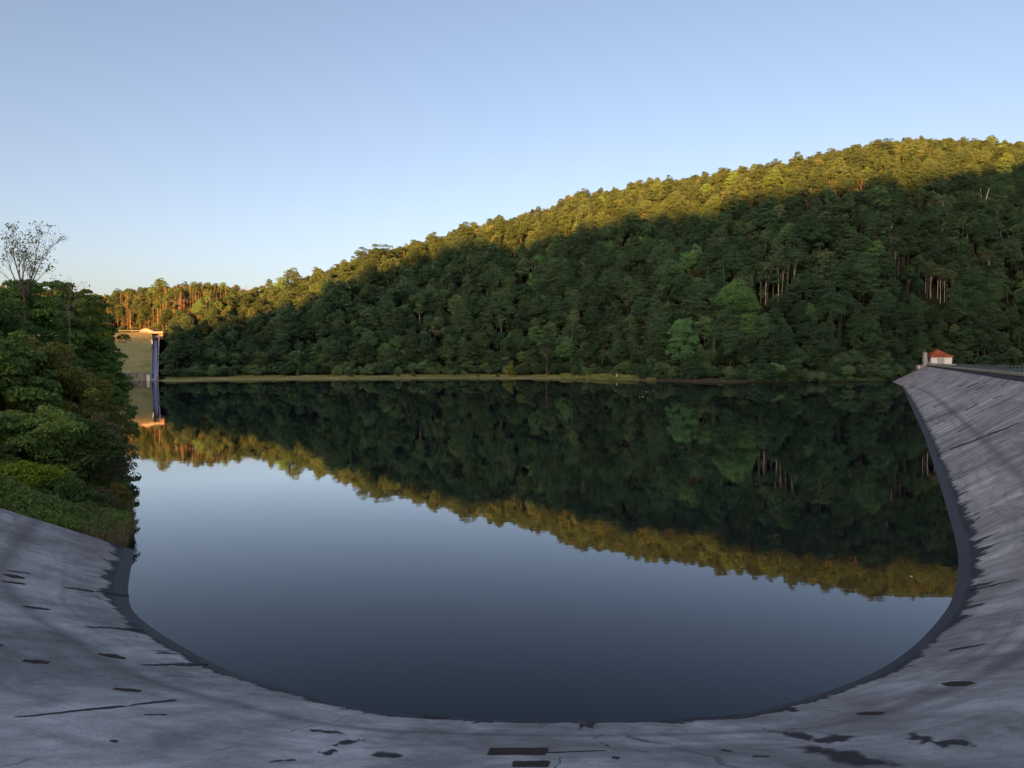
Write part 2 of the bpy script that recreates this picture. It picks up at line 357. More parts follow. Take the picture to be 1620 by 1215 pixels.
lip = ramp(t, mth(t, 'MULTIPLY', mth(t, 'SUBTRACT', su.outputs[1], mth(t, 'MULTIPLY', wob, 0.5)), 0.5), [(0.10, 1.0), (0.17, 0.0)])
base = mix(t, mth(t, 'MULTIPLY', lip, 0.7), base, (0.075, 0.078, 0.088))
t.links.new(base, b.inputs["Base Color"])
t.links.new(mix(t, mth(t, 'MAXIMUM', band, mth(t, 'MULTIPLY', st2, st3)), 0.85, 0.6), b.inputs["Roughness"])
b.inputs["Specular IOR Level"].default_value = 0.1
bump(t, b, mth(t, 'ADD', fine, mth(t, 'MULTIPLY', streak, 0.5)), 0.5, 0.02)

me = np_mesh("asphalt_facing", V, Fq, M_asph, True)
for nm, fn in (("uv", lambda q: (q[0], q[1])), ("top", lambda q: (q[2] - q[1], 0))):
    l = me.uv_layers.new(name=nm); arr = np.array([fn(q) for q in UV], dtype=np.float32)
    vi = np.empty(len(me.loops), dtype=np.int32); me.loops.foreach_get("vertex_index", vi); l.data.foreach_set("uv", arr[vi].ravel())
dam = tag(link("embankment_dam", None), "long curving dam with streaked grey asphalt slope around the near end of the lake", "dam")
link("asphalt_facing", me, dam)

# crest: dark kerb band, grass verge, gravel path, downstream slope
crest = [r_[1] for r_ in rows]
outn = []
for i, c in enumerate(crest):
    a = crest[max(i - 1, 0)]; b2 = crest[min(i + 1, len(crest) - 1)]; d = (b2 - a).normalized(); outn.append(Vector((d.y, -d.x, 0)))
def strip(prof, name, mat, parent, i0=0):
    """prof: list of (offset outward, height over the crest edge)"""
    V = []; n = len(prof)
    for c, o in zip(crest[i0:], outn[i0:]):
        for q, hgt in prof: V.append(c + o * q + Vector((0, 0, hgt)))
    m_ = len(crest) - i0
    Fq = [(i * n + j, (i + 1) * n + j, (i + 1) * n + j + 1, i * n + j + 1) for i in range(m_ - 1) for j in range(n - 1)]
    return link(name, np_mesh(name, V, Fq, mat, False), parent)
M_kerb = simple("dark_kerb", (0.045, 0.042, 0.045), 0.85, 0.4, 1.5)
M_verge = simple("dry_grass", (0.20, 0.20, 0.075), 0.95, 0.35, 3.0)
M_path = simple("gravel_path", (0.20, 0.19, 0.17), 0.95, 0.25, 8.0)
M_slope = simple("slope_grass", (0.07, 0.09, 0.03), 0.95, 0.4, 0.6)
strip([(-0.62, -0.29), (-0.6, -0.24), (0.0, 0.06), (0.02, 0.14), (0.36, 0.15), (0.38, 0.0)], "crest_kerb", M_kerb, dam)
strip([(0.38, 0.02), (0.9, 0.16), (1.6, 0.22)], "verge", M_verge, dam)
strip([(1.6, 0.20), (5.0, 0.20)], "crest_path", M_path, dam)
strip([(5.0, 0.22), (5.5, 0.2), (28, -11.5)], "grass_slope", M_slope, dam)

# water sheet: bounded by the dam, run in under the far shore
for i, (wpt, cpt) in enumerate(rows): pass
wl = [r_[0].lerp(r_[1], 0.012) for r_ in rows]
pts = [(p.x, p.y, 0) for p in wl[::3]] + [(TIPW.x + 8, TIPW.y + 16, 0), (330, 450, 0), (-340, 450, 0), (-340, 200, 0), (-120, 150, 0), (-60, 70, 0), (-30, 36, 0)]
mb = MB(); mb.poly(pts, [tuple(range(len(pts)))])
tag(mb.build("water", M_water), kind="structure")

# asphalt repairs and damp stains, laid on the slope where they lie
def on_face(px, py):
    hit = face_bvh.ray_cast(Vector((0, 0, H)), ray(px, py).normalized(), 900)
    return hit
def stain_mat(name, c0, c1, soft, nz, sc):
    m, t, b = new_mat(name); g = nd(t, "ShaderNodeNewGeometry").outputs["Position"]
    at = nd(t, "ShaderNodeAttribute", attribute_name="inside"); b.inputs["Roughness"].default_value = 0.85
    t.links.new(mix(t, noise(t, g, 5.0, 7, .75), c0, c1), b.inputs["Base Color"])
    f = mth(t, 'ADD', at.outputs["Fac"], mth(t, 'MULTIPLY', mth(t, 'SUBTRACT', noise(t, mapping(t, g, (1, 1, 1.5)), sc, 6, .7), .5), nz))
    f = ramp(t, f, [(0.06, 0.0), (0.06 + soft, 0.93)])
    tr = nd(t, "ShaderNodeBsdfTransparent"); mx = nd(t, "ShaderNodeMixShader"); t.links.new(f, mx.inputs[0])
    t.links.new(tr.outputs[0], mx.inputs[1]); t.links.new(b.outputs[0], mx.inputs[2]); t.links.new(mx.outputs[0], t.nodes["Material Output"].inputs[0])
    return m
M_patch = stain_mat("dark_asphalt_repair", (0.038, 0.028, 0.023), (0.088, 0.068, 0.056), 0.16, 0.4, 4)
M_line = stain_mat("damp_streak", (0.03, 0.027, 0.03), (0.08, 0.072, 0.075), 0.45, 0.5, 2.0)
M_stain = stain_mat("damp_stain", (0.035, 0.031, 0.033), (0.10, 0.09, 0.09), 0.5, 1.0, 2.6)
def patch(outline, rough=0.0, seed=0, nstep=14, lift=0.006, name="repair_patch"):
    """outline: photo pixels; the polygon is laid onto the slope and given a ragged edge"""
    rnd = random.Random(seed); P = []
    for i in range(len(outline)):
        a = outline[i]; c = outline[(i + 1) % len(outline)]
        for k in range(nstep):
            f = k / nstep; P.append((a[0] + (c[0] - a[0]) * f, a[1] + (c[1] - a[1]) * f))
    cx = sum(p[0] for p in P) / len(P); cy = sum(p[1] for p in P) / len(P)
    hw = max(abs(p[0] - cx) for p in P); hh = max(abs(p[1] - cy) for p in P)
    Q = []; e1 = e2 = 0
    for p in P:
        e1 = 0.7 * e1 + rnd.uniform(-1, 1) * rough * 0.5; e2 = 0.7 * e2 + rnd.uniform(-1, 1) * rough * 0.5
        Q.append((p[0] + e1 * hw * 0.25, p[1] + e2 * hh * 0.6))
    Qa = np.array(Q); asp = min(hw / max(hh, .5), 3.0); S_ = np.array([asp / hw, 1 / hh]); Qn = (Qa - [cx, cy]) * S_; NX = 30; NY = 12
    gxs, gys = np.meshgrid(np.linspace(-1.12 * asp, 1.12 * asp, NX), np.linspace(-1.25, 1.25, NY)); G_ = np.stack([gxs.ravel(), gys.ravel()], 1)
    A0 = Qn; A1 = np.roll(Qn, -1, 0); d_ = A1 - A0; L2 = (d_ ** 2).sum(1) + 1e-9
    tt_ = np.clip(((G_[:, None] - A0[None]) * d_[None]).sum(2) / L2, 0, 1); dist = np.linalg.norm(G_[:, None] - A0[None] - d_[None] * tt_[..., None], axis=2).min(1)
    cr = ((A0[None, :, 1] > G_[:, None, 1]) != (A1[None, :, 1] > G_[:, None, 1])) & (G_[:, None, 0] < A0[None, :, 0] + (G_[:, None, 1] - A0[None, :, 1]) * d_[None, :, 0] / np.where(np.abs(d_[None, :, 1]) < 1e-9, 1e-9, d_[None, :, 1]))
    sdv = np.where(cr.sum(1) % 2 == 1, dist, -dist); vs_ = []
    for q in G_:
        loc, nrm, _, _ = on_face(cx + q[0] / S_[0], cy + q[1] / S_[1])
        if loc is None: return None
        if nrm.z < 0: nrm = -nrm
        vs_.append(loc + nrm * lift)
    mbp = MB(); mbp.poly(vs_, [(j * NX + i, j * NX + i + 1, (j + 1) * NX + i + 1, (j + 1) * NX + i) for j in range(NY - 1) for i in range(NX - 1)])
    crisp = rough <= .3 and hh > 1.8
    o = mbp.build("repair_patch" if crisp else "damp_stain", M_patch if crisp else M_stain, dam)
    at = o.data.attributes.new("inside", 'FLOAT', 'POINT'); at.data.foreach_set("value", (sdv / max(sdv.max(), 1e-3)).astype(np.float32))
    return o
def quad(cx, cy, w_, h_, skew=0, sl=0): return [(cx - w_ / 2 + skew, cy - h_ / 2 - sl), (cx + w_ / 2 + skew, cy - h_ / 2 + sl), (cx + w_ / 2 - skew, cy + h_ / 2 + sl), (cx - w_ / 2 - skew, cy + h_ / 2 - sl)]
def lens(cx, cy, w_, h_, skew=0, sl=0): return [(cx - w_ / 2, cy - sl), (cx - w_ * .3 + skew, cy - h_ / 2 - sl * .5), (cx + w_ * .2 + skew, cy - h_ / 2 + sl * .4), (cx + w_ / 2, cy - h_ * .1 + sl), (cx + w_ * .3 - skew, cy + h_ / 2 + sl * .5), (cx - w_ * .2 - skew, cy + h_ / 2 - sl * .4)]
PATCHES = [(quad(819, 1189, 98, 13, 4), .1), (lens(612, 1195, 58, 12, 0), .5), (quad(840, 1209, 60, 11, 3), .2), (lens(1377, 1129, 56, 6, 6), .1), (lens(1516, 1082, 62, 9, 6), .1),
           (lens(178, 1038, 50, 8, -6, 3), .3), (lens(57, 1047, 50, 7, -4, 1), .3), (lens(202, 1092, 52, 6, -5, 1), .3), (lens(58, 962, 52, 5, -3, 3), .2), (lens(180, 1173, 20, 5), .6),
           (lens(22, 912, 42, 6, -3, 3), .2), (lens(22, 922, 46, 4, -3, 3), .2), (lens(30, 905, 60, 2.4, 0, 4), .4),
           ([(1200, 1151), (1232, 1154), (1270, 1157), (1300, 1165), (1340, 1160), (1376, 1167), (1330, 1177), (1290, 1176), (1250, 1168)], .5),
           ([(1238, 1180), (1290, 1180), (1360, 1192), (1400, 1203), (1440, 1214), (1340, 1214), (1300, 1200)], .5),
           ([(1430, 1162), (1470, 1165), (1510, 1172), (1550, 1176), (1535, 1182), (1490, 1182), (1462, 1175), (1440, 1174)], 1.0),
           ([(770, 1190), (870, 1190), (960, 1187), (960, 1188.4), (870, 1192)], .2), (quad(958, 1179, 22, 6, -6, 3), .8), (quad(975, 1199, 16, 5), 1), (quad(1148, 1188, 22, 4, 0, 1), 1.),
           (quad(520, 1190, 34, 9, 0, -2), 1.2), (quad(545, 1176, 60, 5, 0, -4), 1.2), (quad(448, 1204, 44, 3, 0, -2), .6), (quad(690, 1133, 50, 9), 1.0), (quad(928, 1147, 26, 12), 1.0),
           (quad(1130, 1133, 90, 7, 0, -2), .8), (quad(520, 1158, 60, 4, 0, 3), .7), (quad(245, 1131, 40, 3), .6), (quad(1205, 1197, 30, 3), .8),
           ([(0, 1018), (3, 1019), (6, 1022), (3, 1024), (0, 1023)], .2),
           ]
# damp lines on the long wing (thin, drawn up the slope)
for x0, y0, x1, y1, th in [(1516, 612, 1534, 603.6, 1.0), (1529, 614, 1551, 604, 1.2), (1542, 618, 1564, 607.6, 1.0), (1583, 611, 1599, 602, 1.0), (1571, 631, 1587, 624.4, 1.1), (1526, 650, 1550, 637, 1.0), (1516, 683, 1538, 672.5, 1.1),
                          (1476, 645, 1497, 636, 1.0), (1482, 722, 1500, 712, 1.6), (1500, 712, 1560, 690, 1.6), (1560, 690, 1619, 667, 1.8), (1464, 669, 1520, 645, .8), (1480, 672, 1516, 657, .7), (1535, 935, 1612, 916, 1.5),
                          (1500, 1030, 1560, 1019, 2), (210, 944, 150, 936, 2.4), (150, 936, 100, 929, 2.0), (330, 1052, 220, 1052, 2.5), (228, 998, 130, 990, 2), (280, 1108, 200, 1117, 2), (200, 1117, 20, 1136, 2)]:
    dl = math.hypot(x1 - x0, y1 - y0); nx_, ny_ = -(y1 - y0) / dl, (x1 - x0) / dl; vs_ = []; ins = []; rl = random.Random(int(x0 * 7 + y0)); wob_ = 0
    for a in range(25):
        f = a / 24; wob_ = .75 * wob_ + rl.uniform(-1, 1) * th * .22; wd_ = th * (1.1 - .5 * f) * rl.uniform(.8, 1.2)
        for v_ in (-1, -.5, 0, .5, 1):
            loc, nrm, _, _ = on_face(x0 + (x1 - x0) * f + nx_ * (v_ * wd_ + wob_), y0 + (y1 - y0) * f + ny_ * (v_ * wd_ + wob_))
            vs_.append(loc + Vector((0, 0, .007)) if loc is not None else None); ins.append((1 - abs(v_)) * min(1, 5 * f + .3, 5 * (1 - f) + .2))
    if all(v_ is not None for v_ in vs_):
        ml = MB(); ml.poly(vs_, [(a * 5 + b_, a * 5 + b_ + 1, a * 5 + b_ + 6, a * 5 + b_ + 5) for a in range(24) for b_ in range(4)])
        o = ml.build("damp_streak", M_line, dam); at = o.data.attributes.new("inside", 'FLOAT', 'POINT'); at.data.foreach_set("value", ins)
for i, (o, rg) in enumerate(PATCHES): patch(o, rg, i)

# ------------------------------------------------------------------ foliage builders
def leaf_cards(P, N, size, rng, aspect=0.7, droop=0.0, jit=0.9):
    """one small rhombic face per point, roughly facing its normal"""
    n = len(P); J = rng.normal(size=(n, 3)); N = N + J * jit; N /= np.linalg.norm(N, axis=1)[:, None] + 1e-9
    A_ = np.cross(N, rng.normal(size=(n, 3))); A_ /= np.linalg.norm(A_, axis=1)[:, None] + 1e-9
    A_[:, 2] -= droop; A_ /= np.linalg.norm(A_, axis=1)[:, None] + 1e-9
    B_ = np.cross(N, A_); s = (size * rng.uniform(0.6, 1.35, n))[:, None]
    V = np.stack([P - A_ * s * .5, P + B_ * s * .5 * aspect + N * s * .08, P + A_ * s * .5, P - B_ * s * .5 * aspect + N * s * .08], 1).reshape(-1, 3)
    return V, np.arange(4 * n).reshape(-1, 4)
def lobed_points(lobes, nleaf, rng, down=0.25):
    """points on the outer surface of a set of lobes (cx,cy,cz,rx,rz)"""
    L = np.array(lobes); area = L[:, 3] ** 2; pick = rng.choice(len(L), nleaf, p=area / area.sum())
    D = rng.normal(size=(nleaf, 3)); D /= np.linalg.norm(D, axis=1)[:, None]
    flip = (D[:, 2] < 0) & (rng.random(nleaf) > down); D[flip, 2] *= -1
    rad = rng.uniform(0.6, 1.08, nleaf) ** 0.8
    S = np.stack([L[pick, 3], L[pick, 3], L[pick, 4]], 1)
    P = L[pick, :3] + D * S * rad[:, None]
    # drop the ones buried deep inside another lobe
    keep = np.ones(nleaf, bool)
    for l in L:
        q = (P - l[:3]) / np.array([l[3], l[3], l[4]]); keep &= (q ** 2).sum(1) > 0.28
    return P[keep], D[keep]
def round_crown(seed, rx, z0, z1, nl, nleaf, leaf, lob=0.36, power=1.0):
    rng = np.random.default_rng(seed); zc = (z0 + z1) / 2; rz = (z1 - z0) / 2; L = []
    ox, oy = rng.normal(size=2) * rx * 0.12
    for i in range(nl):
        d = rng.normal(size=3); d /= np.linalg.norm(d)
        if d[2] < -0.5: d[2] *= -1
        k = rng.uniform(0.68, 1.0) * (rng.uniform(.8, power) if power > 1 else 1) if i > 2 else 0.3
        r = rx * lob * rng.uniform(0.65, 1.3)
        wz = 1 - 0.25 * max(d[2], 0)
        L.append((ox * (d[2] + 1) + d[0] * (rx - r * .6) * k * wz * rng.uniform(.8, 1.2), oy * (d[2] + 1) + d[1] * (rx - r * .6) * k * wz * rng.uniform(.8, 1.2), zc + d[2] * (rz - r * .5) * k * 1.05, r, r * rng.uniform(0.6, 0.9)))
    P, D = lobed_points(L, nleaf, rng)
    return leaf_cards(P, D, leaf, rng), L
def conifer_crown(seed, rx, z0, z1, nleaf, leaf):
    rng = np.random.default_rng(seed); t_ = rng.random(nleaf) ** 0.75; tier = np.round(t_ * 13) / 13
    t2 = np.clip(tier + rng.normal(size=nleaf) * 0.012, 0, 1); ang = rng.uniform(0, 2 * math.pi, nleaf)
    lob = 0.75 + 0.25 * np.sin(ang * 5 + tier * 40) + rng.normal(size=nleaf) * .08
    rmax = rx * (1 - (1 - t2) * 1.0) * lob; rr = rmax * rng.uniform(0.25, 1, nleaf) ** .6
    P = np.stack([np.cos(ang) * rr, np.sin(ang) * rr, z1 - (z1 - z0) * t2 - rr * 0.28], 1)
    D = np.stack([np.cos(ang) * .5, np.sin(ang) * .5, np.full(nleaf, .9)], 1)
    return leaf_cards(P, D, leaf, rng, 0.5, 0.2, .5), None
def trunk_mb(seed, h, r, lobes=None, z_fork=None, lean=0.03, nb=7):
    rnd = random.Random(seed); m = MB(); pts = [Vector((0, 0, -1.0))]; n = 6
    for i in range(1, n + 1): pts.append(Vector((rnd.uniform(-1, 1) * lean * h * i / n, rnd.uniform(-1, 1) * lean * h * i / n, h * i / n)))
    rad = [r * (1 - 0.75 * i / n) for i in range(n + 1)]; m.path(pts, rad, 6)
    if lobes:
        for l in rnd.sample(list(lobes), min(nb, len(lobes))):
            k = rnd.randint(n // 2, n - 1); m.path([pts[k], pts[k].lerp(Vector(l[:3]), .55) + Vector((0, 0, .3)), Vector(l[:3])], [rad[k] * .6, rad[k] * .4, rad[k] * .15], 5)
    return m

# crowns: darker, mid, bright, yellowish, bluish tones of real leaves
FOL = dict(dark=foliage("dark_green_leaves", (0.031, 0.073, 0.040), (0.056, 0.114, 0.059)),
           mid=foliage("green_leaves", (0.046, 0.098, 0.049), (0.079, 0.150, 0.076)),
           bright=foliage("bright_green_leaves", (0.074, 0.180, 0.067), (0.131, 0.256, 0.112)),
           olive=foliage("olive_leaves", (0.070, 0.114, 0.059), (0.109, 0.161, 0.090)),
           grey=foliage("grey_green_leaves", (0.074, 0.135, 0.060), (0.123, 0.207, 0.097)),
           brown=foliage("reddish_leaves", (0.07, 0.062, 0.030), (0.10, 0.088, 0.04)))
M_bark = simple("grey_bark", (0.11, 0.095, 0.08), 0.9, 0.35, 1.2)
M_pale = simple("pale_bark", (0.36, 0.35, 0.32), 0.85, 0.3, 1.2)
M_bark2 = simple("brownish_bark", (0.15, 0.14, 0.125), 0.9, 0.35, 1.2)
M_dead = simple("dead_spruce_bark", (0.19, 0.145, 0.115), 0.9, 0.35, 0.6)
KINDS = {}          # name -> list of (crown mesh, trunk mesh, height, look)
def add_kind(kind, crown, trunk_m, h, look, bark): KINDS.setdefault(kind, []).append((crown, trunk_m, h, look))
sd = 0
LOOK = dict(dark="dark green", mid="mid green", bright="bright green", olive="olive green", grey="grey green", brown="reddish brown")
for tone, h, rx, z0, nl in [("dark", 19, 6.2, 3, 34), ("dark", 21, 6.8, 4, 40), ("mid", 18, 5.8, 2.5, 30), ("mid", 20, 6.4, 3, 36), ("olive", 19, 5.6, 3, 30), ("bright", 19, 6.2, 2.5, 34), ("grey", 18, 5.6, 3, 28), ("dark", 17, 5.0, 2, 26), ("mid", 22, 5.4, 4, 34), ("brown", 16, 4.4, 3, 20), ("mid", 25, 8.2, 2, 46), ("dark", 26, 8.0, 3, 44), ("bright", 24, 7.4, 2, 42)]:
    sd += 1; (V_, F_), L_ = round_crown(sd, rx, z0, h, int(nl * 1.9), int(8000 * max(1, rx / 6.5) ** 2), 0.50, .24, 1.12)
    add_kind("broadleaf_tree", np_mesh("crown", V_, F_, FOL[tone]), trunk_mb(sd, h * .8, .28, L_).mesh("trunk", M_bark), h, tone, 0)
for tone, h, rx, z0, nl in [("mid", 22, 3.6, 14, 12), ("dark", 21, 3.4, 13, 12), ("olive", 20, 3.8, 12, 12)]:
    sd += 1; (V_, F_), L_ = round_crown(sd, rx, z0, h, nl * 2, 2600, 0.5, .28)
    add_kind("tall_trunk_tree", np_mesh("crown", V_, F_, FOL[tone]), trunk_mb(sd, h * .86, .2, L_, lean=.02, nb=5).mesh("trunk", M_pale if tone == "olive" else M_bark2), h, tone, 0)
for tone, h in [("dark", 20), ("grey", 17)]:
    sd += 1; (V_, F_), _ = conifer_crown(sd, 3.2, 2.0, h, 2400, 0.6)
    add_kind("spruce_tree", np_mesh("crown", V_, F_, FOL[tone]), trunk_mb(sd, h * .95, .22, lean=0).mesh("trunk", M_bark), h, tone, 0)
def twigs_mb(seed, h, n=26):
    rnd = random.Random(seed); m = MB()
    for i in range(n):
        z = h * rnd.uniform(.35, .97); a = rnd.uniform(0, 6.28); l = (h - z) * .22 + .5
        m.tube((0, 0, z), (math.cos(a) * l, math.sin(a) * l, z - l * .25), .05, .02, 3)
    return m
for h in (19, 16, 21):
    sd += 1; m_ = trunk_mb(sd, h, .22, lean=0.004); tw = twigs_mb(sd, h); m_.poly(tw.v, tw.f); add_kind("dead_spruce", m_.mesh("dead_spruce", M_dead), None, h, "bare", 0)
for tone, h, rx in [("grey", 6.5, 3.6), ("mid", 5.5, 3.2), ("dark", 7, 3.8), ("grey", 5, 3.0), ("olive", 4.5, 2.6)]:
    sd += 1; (V_, F_), L_ = round_crown(sd, rx, -.6, h, 16, 3000, 0.42, .42)
    add_kind("shore_shrub", np_mesh("foliage", V_, F_, FOL[tone]), trunk_mb(sd, h * .6, .12, L_).mesh("stem", M_bark), h, tone, 0)
PARTS = {"shore_shrub": ("foliage", "stem"), "dead_spruce": ("twigs", "trunk")}
def plant(kind, var, x, y, z, rz, scl, label, group, cat="tree"):
    c, tr, h, look = KINDS[kind][var]; a, b_ = PARTS.get(kind, ("crown", "trunk"))
    o = tag(link(kind, c if tr is None else None, None, (x, y, z), rz, scl), label, cat, group)
    if tr is None: return o
    link(a, c, o); link(b_, tr, o)
    return o

# ------------------------------------------------------------------ the forest
rng = np.random.default_rng(11)
def px_of(x, y, z):
    # photo pixel of world points
    c, s_ = math.cos(PITCH), math.sin(PITCH); dz = z - H; f_ = y * c - dz * s_; u_ = y * s_ + dz * c
    return CX + F * x / f_, 607.5 - F * u_ / f_
step = 6.8
gx, gy = np.meshgrid(np.arange(-640, 720, step), np.arange(250, 830, step)); gx = gx.ravel() + rng.uniform(-.45, .45, gx.size) * step; gy = gy.ravel() + rng.uniform(-.45, .45, gy.size) * step
ex, ey = np.meshgrid(np.arange(-460, -130, 4.6), np.arange(380, 640, 4.6)); ex = ex.ravel() + rng.uniform(-3, 3, ex.size); ey = ey.ravel() + rng.uniform(-3, 3, ey.size)
e_ = (ex / ey < (412 - CX) / F) & ((ex / ey < (230 - CX) / F) | (ey > 410)); gx = np.concatenate([gx, ex[e_]]); gy = np.concatenate([gy, ey[e_]])
n_tree = len(gx); ux = rng.uniform(-300, 560, 26000); uy = rng.uniform(290, 640, 26000); u_ok = hash_noise(ux, uy, 18, 51) > .25
gx = np.concatenate([gx, ux[u_ok][:9000]]); gy = np.concatenate([gy, uy[u_ok][:9000]]); under = np.arange(len(gx)) >= n_tree
az = np.arctan2(gx, gy); r = np.hypot(gx, gy); rf = np.interp(az, T_AZ, T_FOOT); rr = np.interp(az, T_AZ, T_RIDGE)
ok = (az > R(-54)) & (az < R(41)) & (r > rf + 1) & (r < rr + 22)
gx, gy, az, r, rf, rr, under = [q[ok] for q in (gx, gy, az, r, rf, rr, under)]
gz = terrain(gx, gy); px, py = px_of(gx, gy, gz); uu = (r - rf) / (rr - rf)
_, pyt = px_of(gx, gy, gz + 15)
KN = sorted(KINDS); kid = np.zeros(len(gx), int); var = np.zeros(len(gx), int); scl = rng.uniform(.6, 1.08, len(gx)); rz = rng.uniform(0, 6.28, len(gx))
pn = hash_noise(gx, gy, 38, 21); rnum = rng.random(len(gx)); rn2 = rng.random(len(gx))
keepm = np.ones(len(gx), bool)
for i in range(len(gx)):
    k = "broadleaf_tree"; X_, Y_ = px[i], pyt[i]
    wts = np.array([18, 16, 14, 12, 5, 1.6, 4, 12, 10, .8, 7, 8, 1.6])
    if pn[i] > .68: wts = np.array([8, 8, 16, 16, 9, 3.5, 7, 4, 12, .8, 12, 6, 4])
    if X_ > 1180 and uu[i] < .62: wts = wts * np.array([3, 3, .7, .7, .6, .5, .6, 2.5, .8, 1, .6, 3, .5])  # darker leaf tones favoured low on the right, standing in for deep shade
    if uu[i] > .8: wts = wts * np.array([1] * 10 + [.1, .1, .1])
    v = rng.choice(13, p=wts / wts.sum())
    if X_ < 415 and uu[i] > .12 and uu[i] < 1.02 and (pn[i] > .38 or uu[i] > .72) and X_ < 400:
        if rnum[i] < .74 and (X_ < 275 or uu[i] > .32): k = "dead_spruce"; v = int(rn2[i] * 3)
    elif 680 < X_ < 770 and uu[i] > .9 and rnum[i] < .4: k = "dead_spruce"; v = int(rn2[i] * 3)
    elif 560 < X_ < 700 and uu[i] > .6 and rnum[i] < .12: k = "dead_spruce"; v = int(rn2[i] * 3)
    elif 1180 < X_ < 1370 and .22 < uu[i] < .5:
        if rnum[i] < .34: k = "tall_trunk_tree"; v = int(rn2[i] * 3)
        elif rnum[i] < .58: keepm[i] = False
    elif 1370 < X_ < 1620 and .12 < uu[i] < .46:
        if rnum[i] < .28: k = "tall_trunk_tree"; v = int(rn2[i] * 3)
        elif rnum[i] < .46: keepm[i] = False
    elif uu[i] > .1 and rnum[i] < .06: k = "tall_trunk_tree"; v = int(rn2[i] * 3)
    elif uu[i] < .4 and X_ > 1000 and rnum[i] > .9: k = "spruce_tree"; v = int(rn2[i] * 2)
    if uu[i] < .1: scl[i] *= .9
    if uu[i] > .8: scl[i] = .72 + .16 * (scl[i] - .66) / .39
    if X_ < 415: scl[i] *= (.66 if k != 'dead_spruce' else .7) if uu[i] > .1 else .8
    if under[i]: k = 'shore_shrub'; v = int(rn2[i] * 3) if rn2[i] < .8 else 2; scl[i] = .45 + .5 * rnum[i]; keepm[i] = uu[i] < .75 and not (X_ > 1170 and .2 < uu[i] < .45 and rnum[i] < .6)
    if 215 < X_ < 270 and gy[i] < 374: keepm[i] = False
    for xa_, xb_, ya_, yb_ in ((1205, 1258, 334, 352), (1278, 1312, 336, 350), (1448, 1505, 405, 421)):      # small clearings that open the view onto bare trunks
        if xa_ < X_ < xb_ and ya_ < gy[i] < yb_: keepm[i] = bool(under[i])
        if xa_ < X_ < xb_ and ya_ - 26 < gy[i] <= ya_: scl[i] = min(scl[i], .6)
    kid[i] = KN.index(k); var[i] = v
inview = (px > 208) & (px < 1640)
# individuals: the ones that show largest; the rest of each kind is one mass
size = np.array([KINDS[KN[a]][b_][2] for a, b_ in zip(kid, var)]) * scl / r
front = np.where(uu < .10, 2.0, 1.0) * np.where(px > 1000, 1.1, 1)
indiv = np.zeros(len(gx), bool); LIM = dict(broadleaf_tree=290, tall_trunk_tree=90, spruce_tree=40, dead_spruce=150)
for k, n in LIM.items():
    c = np.where((kid == KN.index(k)) & inview & keepm)[0]; s_ = size[c] * front[c]
    if k == "dead_spruce": s_ = size[c]
    indiv[c[np.argsort(-s_)[:n]]] = True
def where_px(x, y):
    for lim, txt in [(262, "by the far dam"), (420, "right of the spillway"), (620, "behind the grassy shore"), (870, "near the round bush"),
                     (1010, "by the bare pale trunk"), (1215, "beside the bright oak"), (1400, "above the water snags"), (1500, "behind the white house"), (9999, "behind the railing")]:
        if x < lim: return txt
WORD = dict(broadleaf_tree=("rounded broadleaf tree", "broadleaf trees on the lower wooded hillside"), tall_trunk_tree=("tree with tall bare trunk", "tall pale trunked trees on the hillside"),
            spruce_tree=("pointed spruce", "spruces among the broadleaf trees"), dead_spruce=("dead reddish spruce", "dead spruces on the far left ridge"))
def height_word(u_): return "at forest edge" if u_ < .08 else ("low down" if u_ < .2 else ("halfway up" if u_ < .6 else "high up"))
for i in np.where(indiv & keepm)[0]:
    k = KN[kid[i]]; lk = KINDS[k][var[i]][3]; nm, grp = WORD[k]
    lab = (LOOK[lk] + " " if lk in LOOK else "") + nm + " " + height_word(uu[i]) + " " + where_px(px[i], py[i])
    plant(k, var[i], gx[i], gy[i], gz[i] - .2, rz[i], scl[i], lab, grp)

